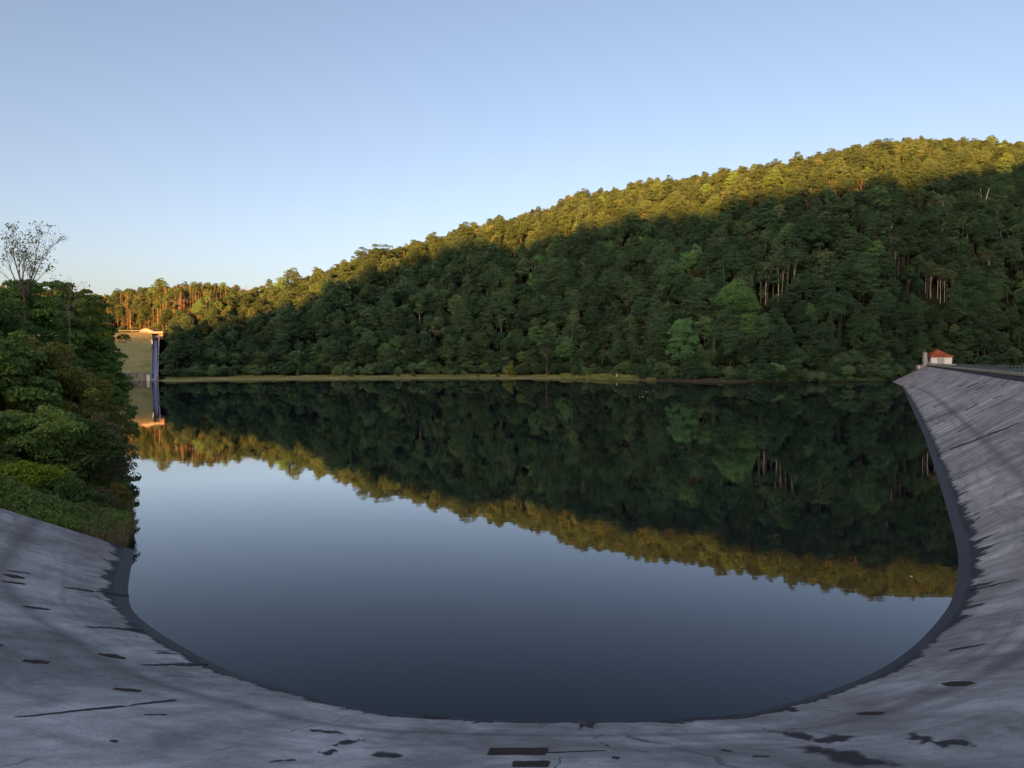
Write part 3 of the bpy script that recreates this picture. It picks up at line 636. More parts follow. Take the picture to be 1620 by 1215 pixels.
def scatter(name, kinds, mask, label):
    """one object: every remaining tree of the wood as a real instance of the tree meshes"""
    src = []; idx0 = {}
    for k in kinds:
        idx0[k] = len(src) ; src += [(k, v) for v in range(len(KINDS[k]))]
    I = np.where(mask)[0]
    if not len(I): return
    me = bpy.data.meshes.new(name); me.vertices.add(len(I))
    me.vertices.foreach_set("co", np.stack([gx[I], gy[I], gz[I] - .2], 1).astype(np.float32).ravel())
    for nm, tp, arr in (("rot", 'FLOAT', rz[I]), ("siz", 'FLOAT', scl[I]), ("which", 'INT', np.array([idx0[KN[a]] + b_ for a, b_ in zip(kid[I], var[I])]))):
        at = me.attributes.new(nm, tp, 'POINT'); at.data.foreach_set("value", arr.astype(np.float32 if tp == 'FLOAT' else np.int32))
    o = tag(link(name, me), kind="stuff"); o["label"] = label
    ng = bpy.data.node_groups.new(name, 'GeometryNodeTree')
    ng.interface.new_socket("Geometry", in_out='INPUT', socket_type='NodeSocketGeometry'); ng.interface.new_socket("Geometry", in_out='OUTPUT', socket_type='NodeSocketGeometry')
    gi = ng.nodes.new("NodeGroupInput"); go = ng.nodes.new("NodeGroupOutput"); last = None
    att = {}
    for nm, tp in (("rot", 'FLOAT'), ("siz", 'FLOAT'), ("which", 'INT')):
        a_ = ng.nodes.new("GeometryNodeInputNamedAttribute"); a_.data_type = tp; a_.inputs[0].default_value = nm; att[nm] = a_.outputs[0]
    outj = ng.nodes.new("GeometryNodeJoinGeometry")
    for q, (k, v) in enumerate(src):
        # the first standing tree of this kind lends its crown and trunk
        first = next((ob for ob in COL.objects if ob.name.startswith(k) and (ob.data == KINDS[k][v][0] or any(c.data == KINDS[k][v][0] for c in ob.children))), None)
        if first is None:
            c = [i for i in I if KN[kid[i]] == k and var[i] == v]
            if not c: continue
            i = max(c, key=lambda q_: size[q_]); lab = (LOOK.get(KINDS[k][v][3], "") + " " + WORD[k][0] + " " + height_word(uu[i]) + " " + where_px(px[i], py[i])).strip()
            first = plant(k, v, gx[i], gy[i] + 1.5, gz[i] - .2, 1.0, scl[i] * .97, lab, WORD[k][1])
        jn = ng.nodes.new("GeometryNodeJoinGeometry")
        for ch in (first.children or [first]):
            oi = ng.nodes.new("GeometryNodeObjectInfo"); oi.transform_space = 'ORIGINAL'; oi.inputs["Object"].default_value = ch
            ng.links.new(oi.outputs["Geometry"], jn.inputs[0])
        ip = ng.nodes.new("GeometryNodeInstanceOnPoints"); g2 = ng.nodes.new("GeometryNodeGeometryToInstance"); ng.links.new(jn.outputs[0], g2.inputs[0])
        cmp_ = ng.nodes.new("FunctionNodeCompare"); cmp_.data_type = 'INT'; cmp_.operation = 'EQUAL'
        ng.links.new(att["which"], cmp_.inputs[2]); cmp_.inputs[3].default_value = q
        cx = ng.nodes.new("ShaderNodeCombineXYZ"); ng.links.new(att["rot"], cx.inputs[2]); er = ng.nodes.new("FunctionNodeEulerToRotation"); ng.links.new(cx.outputs[0], er.inputs[0])
        sc_ = ng.nodes.new("ShaderNodeCombineXYZ")
        for j in range(3): ng.links.new(att["siz"], sc_.inputs[j])
        ng.links.new(gi.outputs[0], ip.inputs["Points"]); ng.links.new(cmp_.outputs[0], ip.inputs["Selection"]); ng.links.new(g2.outputs[0], ip.inputs["Instance"])
        ng.links.new(er.outputs[0], ip.inputs["Rotation"]); ng.links.new(sc_.outputs[0], ip.inputs["Scale"]); ng.links.new(ip.outputs[0], outj.inputs[0])
    ng.links.new(outj.outputs[0], go.inputs[0])
    md = o.modifiers.new("trees", 'NODES'); md.node_group = ng
rest = keepm & ~indiv
scatter("forest", ["broadleaf_tree", "tall_trunk_tree", "spruce_tree"], rest & ~under & (kid != KN.index("dead_spruce")), "dense green wood covering the hillside, golden near the ridge")
scatter("dead_spruce_wood", ["dead_spruce"], rest & (kid == KN.index("dead_spruce")), "distant stand of bare dead spruces below the left ridge line")
print("TREES", len(gx), indiv.sum(), [(k, int(((kid == KN.index(k)) & keepm).sum())) for k in KN])

# ------------------------------------------------------------------ shrubs along the far shore
rs_ = random.Random(5)
SHR = []
x = 266
while x < 1640:
    Yf = float(np.interp(x, TAB[:, 0], TAB[:, 4])); SHR.append((x, Yf - rs_.uniform(-3, 5), rs_.uniform(.8, 1.25))); 
    SHR.append((x + 7, Yf + rs_.uniform(5, 10), rs_.uniform(1.1, 1.5) * (1.2 if x < 720 else 1)))
    x += rs_.uniform(9, 14)
for j, (x, Yf, s_) in enumerate(SHR):
    X_ = (x - CX) / F * Yf; z = float(terrain(X_, Yf))
    v = rs_.choices(range(5), [5, 4, 3, 4, 1] if x < 720 else [1, 5, 6, 1, 2])[0]; lk = KINDS["shore_shrub"][v][3]
    if x > 1480: s_ *= 1.5
    plant("shore_shrub", v, X_, Yf, z - .3, rs_.uniform(0, 6.28), s_, LOOK[lk] + " leafy shrub at forest edge " + where_px(x, 0), "shrubs along the foot of the wood", "shrub")
# small low bushes standing in the pale grass of the shore
for x, dY, s_, v, lab in [(555, 14, .42, 2, "dark low bush reaching the water in the middle of the pale grassy shore"), (630, 14, .38, 2, "dark low bush at the water right of another alike"), (655, 16, .40, 1, "green low bush where the leafy point meets the water"),
                          (690, 18, .62, 0, "feathery light green bush at the left end of the leafy point"), (712, 16, .58, 0, "feathery light green bush in the middle of the leafy point"), (735, 18, .55, 0, "feathery light green bush at the right end of the leafy point"),
                          (756, 14, .34, 1, "small bush left of the sandy grass spit"), (787, 12, .34, 2, "dark low bush on the sandy grass spit, left of the yellow green bush"), (912, 20, .9, 1, "broad green bush behind the sandy spit"),
                          (470, 26, .35, 1, "small bush on the grassy shore right of the spillway"), (370, 26, .3, 3, "small grey green bush on the grassy shore")]:
    Ys = float(np.interp(x, TAB[:, 0], TAB[:, 3])) + dY; X_ = (x - CX) / F * Ys; z = float(terrain(X_, Ys))
    plant("shore_shrub", v, X_, Ys, z - .2, x * .7, s_, lab, "low bushes in the shore grass", "bush")

scatter("undergrowth", ["shore_shrub"], rest & under, "dark leafy undergrowth on the slope between the trunks")

for j, x in enumerate(range(1015, 1410, 13)):
    Ys = float(np.interp(x, TAB[:, 0], TAB[:, 3])) + 5 + rs_.uniform(-1, 4); X_ = (x - CX) / F * Ys
    if 1060 < x < 1190 and rs_.random() < .55: continue
    v = rs_.choice((1, 2, 2, 1, 0)); plant("shore_shrub", v, X_, Ys, float(terrain(X_, Ys)) - .4, x * .37, rs_.uniform(.55, 1.0), LOOK[KINDS["shore_shrub"][v][3]] + " leafy bush hanging over the water's edge " + where_px(x, 0), "bushes at the dark right shore", "bush")
for j, (x, Y_, v_) in enumerate([(1210, 354, 2), (1222, 357, 0), (1230, 353, 2), (1236, 356, 2), (1245, 354, 1), (1254, 358, 2), (1284, 353, 1), (1298, 352, 2), (1306, 355, 2),
                                (1452, 424, 0), (1462, 426, 2), (1470, 423, 2), (1481, 425, 2), (1492, 424, 2), (1502, 427, 1)]):
    X_ = (x - CX) / F * Y_; lk = KINDS["tall_trunk_tree"][v_][3]
    plant("tall_trunk_tree", v_, X_, Y_, float(terrain(X_, Y_)) - .3, x * .7, .95 + .2 * ((j * 37) % 10) / 10 + (.15 if x < 1320 else 0), LOOK[lk] + " tree with tall bare trunk " + ("left of the forked snag" if x < 1262 else "above the water snags" if x < 1400 else "above the white house"), "tall pale trunked trees on the hillside")
# special trees one can single out
def special(name, crown_args, tone, px_, base_py, depth, label, cat="tree", bark=M_bark, trunk_h=.8, tr=.3, nb=8, tone_mat=None):
    sd_, rx, z0, z1, nl, nleaf, leaf = crown_args
    (V_, F_), L_ = round_crown(sd_, rx, z0, z1, nl, nleaf, leaf, .34)
    p = at_depth(px_, base_py, depth); z = float(terrain(p.x, p.y))
    o = tag(link(name, None, None, (p.x, p.y, z - .3), 0), label, cat)
    link("crown" if "tree" in name or "oak" in name else "foliage", np_mesh(name + "_crown", V_, F_, tone_mat or FOL[tone]), o)
    trunk_mb(sd_, z1 * trunk_h, tr, L_, lean=.015, nb=nb).build("trunk", bark, o)
    return o
M_lime = foliage("lime_leaves", (0.16, 0.22, 0.03), (0.24, 0.28, 0.05), .5, .35, .05)
M_oak = foliage("fresh_oak_leaves", (0.088, 0.211, 0.066), (0.166, 0.321, 0.111), .5, .35, .05)
special("round_bush", (301, 3.4, -.4, 6.4, 22, 4200, .36), "bright", 807, 596, 370, "round yellow green bush behind the sandy spit on the far shore", "bush", tone_mat=M_lime)
special("oak_tree", (302, 10.5, -2, 31, 70, 22000, .55), "bright", 1162, 590, 318, "big bright green oak at the water's edge, right of centre", tone_mat=M_oak, tr=.5)
special("oak_tree", (303, 7.5, -2, 24, 50, 13000, .52), "bright", 1082, 592, 316, "pale green leafy tree at the shore left of the big bright oak", tone_mat=FOL["bright"], tr=.4)
special("bright_tree", (304, 8.2, 9, 28, 30, 9000, .6), "grey", 1388, 500, 420, "rounded light grey green tree standing clear halfway up the dark slope", tone_mat=FOL["grey"])
special("bright_tree", (305, 5.6, 4, 21, 24, 6000, .5), "bright", 1374, 536, 372, "fresh green tree below the rounded grey green one", tone_mat=M_oak)
special("bright_tree", (306, 6.2, 9, 20, 20, 4500, .5), "olive", 1530, 500, 440, "yellowish thin crowned tree on bare trunks above the crest railing", tone_mat=FOL["olive"], bark=M_pale)
special("bright_tree", (307, 5.4, 3, 17, 22, 5000, .5), "olive", 1300, 560, 345, "olive crowned tree low on the dark slope above the leaning snag", tone_mat=FOL["olive"])
special("bright_tree", (308, 4.6, 15, 24, 14, 3500, .5), "grey", 905, 560, 385, "tree with tall bare pale trunk rising behind the sandy spit", tone_mat=FOL["grey"], bark=M_pale, tr=.35, nb=5)
special("bright_tree", (309, 5.0, 3, 22, 22, 5000, .5), "mid", 865, 588, 372, "pyramid shaped green tree behind the sandy spit", tone_mat=FOL["mid"])

# snags, post and specks on the water
def snag(pts, rad, label):
    m = MB()
    for path in pts: m.path([Vector(p) for p in path], rad[:len(path)], 6)
    return m
p = on_water(1326, 601); tag(snag([[(0, 0, -1), (.6, 0, 2), (1.6, .2, 5.4), (1.5, .2, 6.8)], [(1.2, .1, 4), (2.3, .3, 6)]], [.42, .36, .2, .08], "").build("snag", M_pale, None, loc=(p.x, p.y - 1, 0)), "pale leaning dead trunk standing in the water near the dam end", "dead tree")
p = on_water(1257, 601.5); tag(snag([[(0, 0, -1), (-.3, 0, 1.2), (.5, 0, 2.3), (1.6, 0, 2.9)], [(-.1, 0, 1.4), (-.8, .1, 2.4)]], [.28, .22, .14, .06], "").build("snag", M_pale, None, loc=(p.x, p.y - 1, 0)), "short pale dead branch poking out of the water", "dead branch")
p = at_depth(1122, 594, 312); tag(snag([[(0, 0, -1), (-.6, 0, 3), (-.9, 0, 5.5)]], [.2, .15, .06], "").build("snag", M_pale, None, loc=(p.x, p.y, .4)), "thin pale dead stem on the brown bank below the big oak", "dead tree")
p = at_depth(1272, 500, 344); zt = float(terrain(p.x, p.y)); tag(snag([[(0, 0, -1), (-.3, 0, 6), (-2.0, 0, 12), (-2.6, 0, 16)], [(-.3, 0, 6), (1.2, .2, 11), (1.4, 0, 17)], [(-2, 0, 12), (-3.6, 0, 14.5)], [(1.2, .2, 11), (3, 0, 14)]], [.3, .24, .15, .06], "").build("snag", M_bark2, None, loc=(p.x, p.y, zt + 2)), "forked dead tree halfway up the dark slope above the short water branch", "dead tree")
p = at_depth(1553, 450, 520); zt = float(terrain(p.x, p.y)); tag(snag([[(0, 0, -1), (0, 0, 9), (-1.5, 0, 18), (-2.5, 0, 23)], [(0, 0, 9), (2.2, 0, 16), (4, 0, 23)], [(-.9, 0, 14), (-3.6, 0, 19)]], [.34, .28, .17, .06], "").build("snag", M_pale, None, loc=(p.x, p.y, zt)), "forked pale dead tree high in the dark wood at the right", "dead tree")
mb = MB(); mb.box((0, 0, .9), (.28, .28, 2.0)); mb.box((0, 0, 2.05), (.45, .4, .35), 0, .6); p = at_depth(976, 597, 335)
tag(mb.build("marker_post", simple("white_paint", (.7, .7, .68), .6, .1)), "small white post in the reeds at the right end of the sandy spit", "post").location = (p.x, p.y, float(terrain(p.x, p.y)))
M_speck = simple("white_speck", (.75, .75, .72), .6, .1)  # small white specks on the water, built as debris of unknown kind
for j, (x, y, s_) in enumerate([(1022, 620, .16), (1012, 628, .18), (1017, 628, .16), (1034, 618, .13), (1045, 617, .13), (1441, 912, .06)]):
    p = on_water(x, y); m_ = MB(); m_.box((0, 0, s_ * .2), (s_ * 1.8, s_ * .8, s_ * .5), .4, .5); m_.box((s_ * .8, 0, s_ * .55), (s_ * .5, s_ * .4, s_ * .6), .3, .6)
    lab = "small white speck floating by itself on the dark water near the right slope" if j == 5 else ["white speck floating alone above a floating pair", "left one of two specks floating close together", "right one of two specks floating close together", "floating speck second from the right", "rightmost small speck on the dark water below the oak"][j]
    o = tag(m_.build("floating_debris", M_speck, None, loc=(p.x, p.y, -.01), rz=j), lab, "debris", "white specks floating on the lake")

# ------------------------------------------------------------------ crest railing, valve house and its gear
M_steel = simple("galvanised_steel", (0.33, 0.35, 0.36), 0.45, 0.15, 3, 0.6)
M_steeld = simple("weathered_steel", (0.20, 0.235, 0.25), 0.5, 0.2, 3, 0.4)
M_white = simple("white_render", (0.80, 0.82, 0.86), 0.9, 0.05, 1.0)
M_roof, t, b = new_mat("red_roof_tiles")
tc = nd(t, "ShaderNodeTexCoord").outputs["Object"]
t.links.new(mix(t, noise(t, tc, 3, 5), (0.28, 0.070, 0.038), (0.42, 0.125, 0.065)), b.inputs["Base Color"]); b.inputs["Roughness"].default_value = .8
bw = nd(t, "ShaderNodeTexWave"); bw.inputs["Scale"].default_value = 3; t.links.new(tc, bw.inputs["Vector"]); bump(t, b, bw.outputs["Fac"], .6, .05)
M_door = simple("grey_door_paint", (0.42, 0.44, 0.46), .6, .08); M_glass = simple("dark_glass", (.03, .04, .05), .15, .1); M_conc = simple("pale_concrete", (.50, .49, .47), .9, .15, 1.2)
rail = tag(link("crest_railing", None, None, (0, 0, 0)), "long galvanised railing along the crest of the dam at the right edge", "railing")
def rp_(k, off, z): q = nv * (13.0 + off) + dv * k; return Vector((q.x, q.y, ZC + z))
RK = [60 + 3.6 * i for i in range(94)]
post = MB(); post.tube((0, 0, 0), (0, 0, 1.12), .035, .035, 6); post.box((0, 0, .02), (.16, .16, .04)); pm = post.mesh("post", M_steel)
for k in RK:
    q = rp_(k, 1.3, .15); link("post", pm, rail, q)
for nm, z, rd, mt in (("top_rail", 1.27, .035, M_steel), ("guard_rail", .72, .13, M_steeld), ("lower_rail", .98, .02, M_steel)):
    m = MB()
    for a, c in zip(RK[:-1], RK[1:]):
        if nm == "guard_rail":
            A0 = rp_(a, 1.22, z); B0 = rp_(c, 1.22, z); n_ = Vector((-nv.x, -nv.y, 0)); prof = [(-.0, -.15), (.05, -.1), (.0, 0), (.05, .1), (0, .15)]
            P_ = [A0 + n_ * d_ + Vector((0, 0, h_)) for d_, h_ in prof] + [B0 + n_ * d_ + Vector((0, 0, h_)) for d_, h_ in prof]
            m.poly(P_, [(i, i + 1, 6 + i, 5 + i) for i in range(4)])
        else: m.tube(rp_(a, 1.3, z), rp_(c, 1.3, z), rd, rd, 5)
    m.build(nm, mt, rail)
# the house: about 8.6 m wide, seen square on
hp = rp_(392, 4.6, 0); hx, hy = at_depth(1489.5, 576, 352).x, 352.0
zb = H - (576.2 - YH) / F * 352.0
house = tag(link("valve_house", None, None, (hx, hy, zb), R(-4)), "small white house with a red tiled pyramid roof at the far end of the dam", "house")
Wd, Dp, Ht = 10.0, 8.5, 4.0
m = MB(); m.box((0, Dp / 2, Ht / 2), (Wd, Dp, Ht)); m.build("wall", M_white, house)
m = MB(); m.box((-.2, 4.1, -.35), (Wd + 2.6, Dp + 2.2, .8)); m.build("plinth", M_conc, house)
m = MB(); e = .9; ap = Vector((0, Dp / 2, Ht + 3.3)); E_ = [Vector((-Wd / 2 - e, -e, Ht - .15)), Vector((Wd / 2 + e, -e, Ht - .15)), Vector((Wd / 2 + e, Dp + e, Ht - .15)), Vector((-Wd / 2 - e, Dp + e, Ht - .15))]
Mid = [v.lerp(ap, .42) + Vector((0, 0, -.22)) for v in E_]; Ap = [Vector((x_ * .5, Dp / 2 + y_ * .3, Ht + 3.25)) for x_, y_ in ((-1, -1), (1, -1), (1, 1), (-1, 1))]
Lo = [v + Vector((0, 0, -.14)) for v in E_]
m.poly(Lo + E_ + Mid + Ap, [(3, 2, 1, 0)] + [(a + i, a + (i + 1) % 4, a + 4 + (i + 1) % 4, a + 4 + i) for a in (0, 4, 8) for i in range(4)] + [(12, 13, 14, 15)])
m.build("roof", M_roof, house)
m = MB(); m.box((-.4, -.05, 1.55), (3.4, .12, 3.0)); dr = m.build("door", M_door, house)
m = MB(); m.box((-.4, -.13, 1.55), (.08, .05, 2.9)); m.box((-.1, -.13, 1.5), (.1, .06, .25)); m.build("door_strip", simple("dark_strip", (.2, .21, .22), .6), dr)
m = MB(); m.box((-Wd / 2 - .04, 2.0, 2.1), (.1, 1.6, 1.9)); m.box((-Wd / 2 - .04, 5.4, 1.5), (.1, 1.7, 2.9)); m.build("side_opening", simple("blue_grey_shutter", (.16, .20, .24), .5), house)
# steel housing with lamp left of it
q = at_depth(1462.5, 577, 351)
tw = tag(link("gauge_tower", None, None, (q.x, q.y, ZC - .3), R(-5)), "narrow grey steel gauge tower left of the white house", "tower")
m = MB(); m.box((0, 0, 3.3), (1.7, 1.7, 6.6)); m.build("housing", simple("grey_sheet_metal", (.36, .39, .41), .5, .12, 2, .3), tw)
m = MB(); m.box((0, 0, 6.7), (2.0, 2.0, .16)); m.tube((.1, 0, 6.7), (.1, 0, 8.0), .18, .18, 8); m.box((.1, 0, 8.05), (.9, .6, .22)); m.tube((-.7, 0, 6.7), (-.7, 0, 7.4), .05); m.tube((-.7, 0, 7.4), (-2.2, 0, 7.5), .07); m.box((-2.2, 0, 7.5), (.9, .4, .25)); m.build("lamp_arm", M_steeld, tw)
q = at_depth(1453.5, 580, 345)
m = MB(); m.box((0, 0, 1.1), (.9, .9, 3.0)); m.box((0, 0, 2.7), (1.1, 1.1, .25), 0, .7); bx_ = tag(m.build("control_cabinet", M_white, None, loc=(q.x, q.y, 3.9)), "small white cabinet on the slope edge left of the steel tower", "cabinet")
m = MB()
for i in range(7):
    q = at_depth(1443 + i * 4.2, 590 - i * 2.4, 330 + i * 3); m.tube((q.x, q.y, q.z - 1.5), (q.x, q.y, q.z + 1.6), .07)
    if i: m.tube(pq + Vector((0, 0, 1.5)), q + Vector((0, 0, 1.5)), .05); m.tube(pq + Vector((0, 0, .7)), q + Vector((0, 0, .7)), .05)
    pq = q.copy()
tag(m.build("step_railing", M_steeld), "low grey handrail running down the dam end left of the cabinet", "railing")
m = MB(); q = at_depth(1456, 578, 347)
m.box((0, 0, 0), (7, 2, 1.6)); tag(m.build("low_wall", M_conc, None, loc=(q.x + 3, q.y + 2, ZC - .9)), "low pale wall at the foot of the steel tower", "wall")

# ------------------------------------------------------------------ the far grass dam with its spillway chute
def dp(px_, py_, Y_): return at_depth(px_, py_, Y_)
fd = tag(link("grass_dam", None, None, (0, 0, 0)), "smooth olive grass dam at the far left end of the lake", "dam")
M_fd, t, b = new_mat("mown_dam_grass"); g = nd(t, "ShaderNodeNewGeometry").outputs["Position"]
c_ = mix(t, ramp(t, noise(t, mapping(t, g, (.05, .3, .5)), 1, 6, .65), [(.35, 0.), (.65, 1.)]), (0.15, 0.160, 0.075), (0.235, 0.235, 0.125))
c_ = mix(t, ramp(t, noise(t, g, .08, 5), [(.5, 0.), (.65, .7)]), c_, (0.13, 0.15, 0.05))
t.links.new(c_, b.inputs["Base Color"]); b.inputs["Roughness"].default_value = .95; bump(t, b, noise(t, g, 1.2, 6), .6, .3)
YB, YT = 314.0, 366.0; ZT = at_depth(200, 525.5, YT).z
XL = -330; xa = at_depth(236, 560, 340).x
XT0 = at_depth(241.5, 526, YT).x; XB0 = at_depth(239, 597, YB).x; XT1 = at_depth(250.5, 526, YT).x; XB1 = at_depth(248.5, 597, YB).x
m = MB()
V_ = []; nx, ny = 40, 20
for j in range(ny + 1):
    f = j / ny; xr = XB0 + (XT0 - XB0) * f
    for i in range(nx + 1):
        x_ = XL + (xr - XL) * i / nx; V_.append((x_, YB + (YT - YB) * f + .4 * math.sin(i * 1.7 + j), .6 + (ZT - .6) * f))
m.poly(V_, [(j * (nx + 1) + i, j * (nx + 1) + i + 1, (j + 1) * (nx + 1) + i + 1, (j + 1) * (nx + 1) + i) for j in range(ny) for i in range(nx)])
m.poly([(XL, YT, ZT), (XT0, YT, ZT), (XT0, YT + 5, ZT), (XL, YT + 5, ZT), (XL, YT + 40, 4), (XT0, YT + 40, 4)], [(0, 1, 2, 3), (3, 2, 5, 4)])
m.build("grass_face", M_fd, fd, smooth=True)
m = MB()
for x_ in np.arange(-205, XT0, 3.0): m.tube((x_, YT + .6, ZT), (x_, YT + .6, ZT + 1.0), .05)
m.box(((XL + XT0) / 2, YT + .6, ZT + .8), (XT0 - XL, .1, .2)); m.build("guard_rail", simple("pale_rail", (.34, .34, .34), .5), fd)
m = MB(); m.box((XB0 - 12, YB - 1, .5), (26, 2.4, 1.4), 0, .8)
for i in range(50): m.box((XB0 - 26 + random.Random(i).random() * 26, YB + random.Random(i + 99).random() * 5, 1.2 + random.Random(i + 99).random() * 2), (1.4, 1.2, 1.0), i, .6)
m.build("rock_toe", simple("toe_stones", (.17, .155, .15), .9, .4, .8), fd)
sp = tag(link("spillway", None, None, (0, 0, 0)), "tall bluish concrete spillway chute beside the far grass dam", "spillway")
M_chute, t, b = new_mat("chute_concrete"); g = nd(t, "ShaderNodeNewGeometry").outputs["Position"]
t.links.new(mix(t, noise(t, mapping(t, g, (1, .2, .2)), 1, 6), (.34, .44, .62), (.48, .58, .76)), b.inputs["Base Color"]); b.inputs["Roughness"].default_value = .35; b.inputs["Specular IOR Level"].default_value = .6
def fpt(x0, x1, f, dz=0): return Vector((x0 + (x1 - x0) * f, YB + (YT - YB) * f, .4 + (ZT - 4.2) * f + dz))
m = MB(); NS = 18
for i in range(NS):
    f0, f1 = i / NS, (i + 1) / NS
    a0, a1, b0, b1 = fpt(XB0 + .2, XT0 + .6, f0), fpt(XB0 + .2, XT0 + .6, f1), fpt(XB1 - .2, XT1 - .6, f0), fpt(XB1 - .2, XT1 - .6, f1)
    m.poly([a0, b0, b1 + Vector((0, 0, -.15)), a1 + Vector((0, 0, -.15)), a0 + Vector((0, 0, -.15)), b0 + Vector((0, 0, -.15))], [(0, 1, 2, 3), (4, 5, 1, 0)])
m.build("chute_floor", M_chute, sp)
for nm, x0, x1, wd in (("chute_wall", XB0 - .2, XT0 - .2, .5), ("chute_wall", XB1, XT1, .6)):
    m = MB(); P_ = []
    for f in (0, 1):
        for dx in (0, wd):
            for dz in (-1.5, 2.2): P_.append(fpt(x0 + dx, x1 + dx, f, dz))
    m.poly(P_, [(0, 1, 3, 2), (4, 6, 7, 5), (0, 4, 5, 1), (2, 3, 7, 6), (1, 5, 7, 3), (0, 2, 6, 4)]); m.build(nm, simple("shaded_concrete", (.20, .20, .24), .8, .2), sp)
m = MB(); xb1 = at_depth(257, 527, YT).x
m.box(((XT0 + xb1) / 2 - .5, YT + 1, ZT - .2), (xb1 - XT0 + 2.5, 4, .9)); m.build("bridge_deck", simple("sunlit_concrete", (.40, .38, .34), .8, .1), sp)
m = MB(); m.box(((XT0 + XT1) / 2, YT - .5, ZT - 2.4), (XT1 - XT0 + .6, 1.2, .9)); m.box(((XT0 + XT1) / 2, YT + 2, ZT - 2.0), (XT1 - XT0 + 3, .6, 3.4)); m.build("weir_beam", simple("weir_concrete", (.50, .40, .34), .8, .15), sp)
m = MB(); P_ = []; wx = [(236.5, 527, YT - 1), (238.5, 531, YT - 4), (239, 537, YT - 9), (240, 541, YT - 14)]
for a, c in zip(wx[:-1], wx[1:]):
    A_ = at_depth(*a); B_ = at_depth(*c)
    m.poly([A_, B_, B_ + Vector((.5, 0, 0)), A_ + Vector((.5, 0, 0))] + [q_ + Vector((0, 0, -2.5)) for q_ in (A_, B_, B_ + Vector((.5, 0, 0)), A_ + Vector((.5, 0, 0)))], [(0, 1, 2, 3), (0, 4, 5, 1), (3, 2, 6, 7), (0, 3, 7, 4), (1, 5, 6, 2)])
m.build("wing_wall", M_white, sp)
m = MB(); c0 = at_depth(230.5, 525.5, YT + 7); n_ = 14
ring = [(c0.x + 3.4 * math.cos(math.pi * i / n_), c0.z + 2.2 * math.sin(math.pi * i / n_) - .3) for i in range(n_ + 1)]
m.poly([(x_, c0.y, z_) for x_, z_ in ring] + [(x_, c0.y + 8, z_) for x_, z_ in ring], [tuple(range(n_ + 1))[::-1], tuple(range(n_ + 1, 2 * n_ + 2))] + [(i, i + 1, n_ + 2 + i, n_ + 1 + i) for i in range(n_)])
tag(m.build("round_shelter", simple("pale_vault", (.30, .27, .26), .8, .1)), "pale low vaulted hut on the crest beside the spillway bridge", "hut")
m = MB(); q = at_depth(235.5, 598, 311); m.box((0, 0, .9), (1.5, 1.2, 2.4)); m.box((0, 0, 2.2), (1.8, 1.4, .2)); tag(m.build("outlet_box", M_conc, None, loc=(q.x, q.y, .4)), "little pale concrete box at the foot of the spillway", "concrete box")

# ------------------------------------------------------------------ the left bank: trees, bushes, reeds
NEAR = dict(dark=foliage("near_dark_leaves", (0.081, 0.146, 0.044), (0.156, 0.238, 0.067), 1.2, .35, .12),
            mid=foliage("near_green_leaves", (0.132, 0.225, 0.054), (0.237, 0.344, 0.089), 1.2, .35, .12),
            bright=foliage("near_fresh_leaves", (0.203, 0.262, 0.022), (0.339, 0.387, 0.046), 1.2, .4, .12),
            olive=foliage("near_olive_leaves", (0.176, 0.187, 0.041), (0.299, 0.275, 0.067), 1.2, .35, .12),
            brown=foliage("near_brownish_leaves", (0.12, 0.11, 0.06), (0.19, 0.165, 0.09), 1.2, .25, .12))
def near_tree(name, px_, Y_, topy, rx, tone, seed, label, leaf=.21, dens=1.2, low=-.3, cat="tree", lob=.175, group=None, shrub=False):
    p = at_depth(px_, topy, Y_); zg = float(terrain(p.x, Y_)); h = p.z - zg
    nl = int(80 + rx * 22); n = int(2600 * rx * rx * dens * max(.6, h / (3 * rx))) + 2500
    (V_, F_), L_ = round_crown(seed, rx, low, h, nl, min(n, 60000), leaf, lob, 1.28)
    o = tag(link(name, None, None, (p.x, Y_, zg), 0), label, cat, group)
    link("foliage" if shrub else "crown", np_mesh(name + "_leaves", V_, F_, NEAR[tone]), o)
    trunk_mb(seed, h * .8, .05 + .022 * h, L_, lean=.04, nb=16).build("stem" if shrub else "trunk", M_bark, o)
    return o
G1 = "leafy trees on the left bank"; G2 = "bushes at the water's edge on the left bank"
for a in [("bank_tree", -35, 52, 452, 4.6, "dark", 401, "dark leafy tree cut by the left picture edge, behind the front bushes"),
          ("bank_tree", 40, 64, 456, 4.2, "mid", 402, "leafy tree at the foot of the tall sparse tree"),
          ("bank_tree", 92, 72, 464, 4.0, "mid", 403, "mid green leafy tree beneath the bare twiggy sapling"),
          ("bank_tree", 128, 86, 472, 3.6, "bright", 404, "fresh green topped tree right of the bare sapling"),
          ("bank_tree", 124, 104, 486, 4.8, "dark", 405, "dark tree whose crown reaches toward the grass dam"),
          ("bank_tree", 143, 74, 540, 3.2, "mid", 406, "leafy tree leaning out over the water beside the grass dam"),
          ("bank_tree", 164, 110, 584, 3.2, "bright", 407, "farthest green tree on the left bank, just before the grass dam"),
          ("bank_tree", 5, 44, 520, 3.8, "mid", 408, "broad leafy tree at the left edge in the second row"),
          ("bank_tree", 75, 47, 545, 3.8, "olive", 409, "broad olive tree in the middle of the left bank"),
          ("bank_tree", 120, 54, 590, 3.3, "olive", 410, "olive tree between the broad one and the water"),
          ("bank_tree", 168, 62, 600, 2.9, "mid", 411, "green tree overhanging the water halfway down the bank")]:
    near_tree(*a[:7], a[7], group=G1)
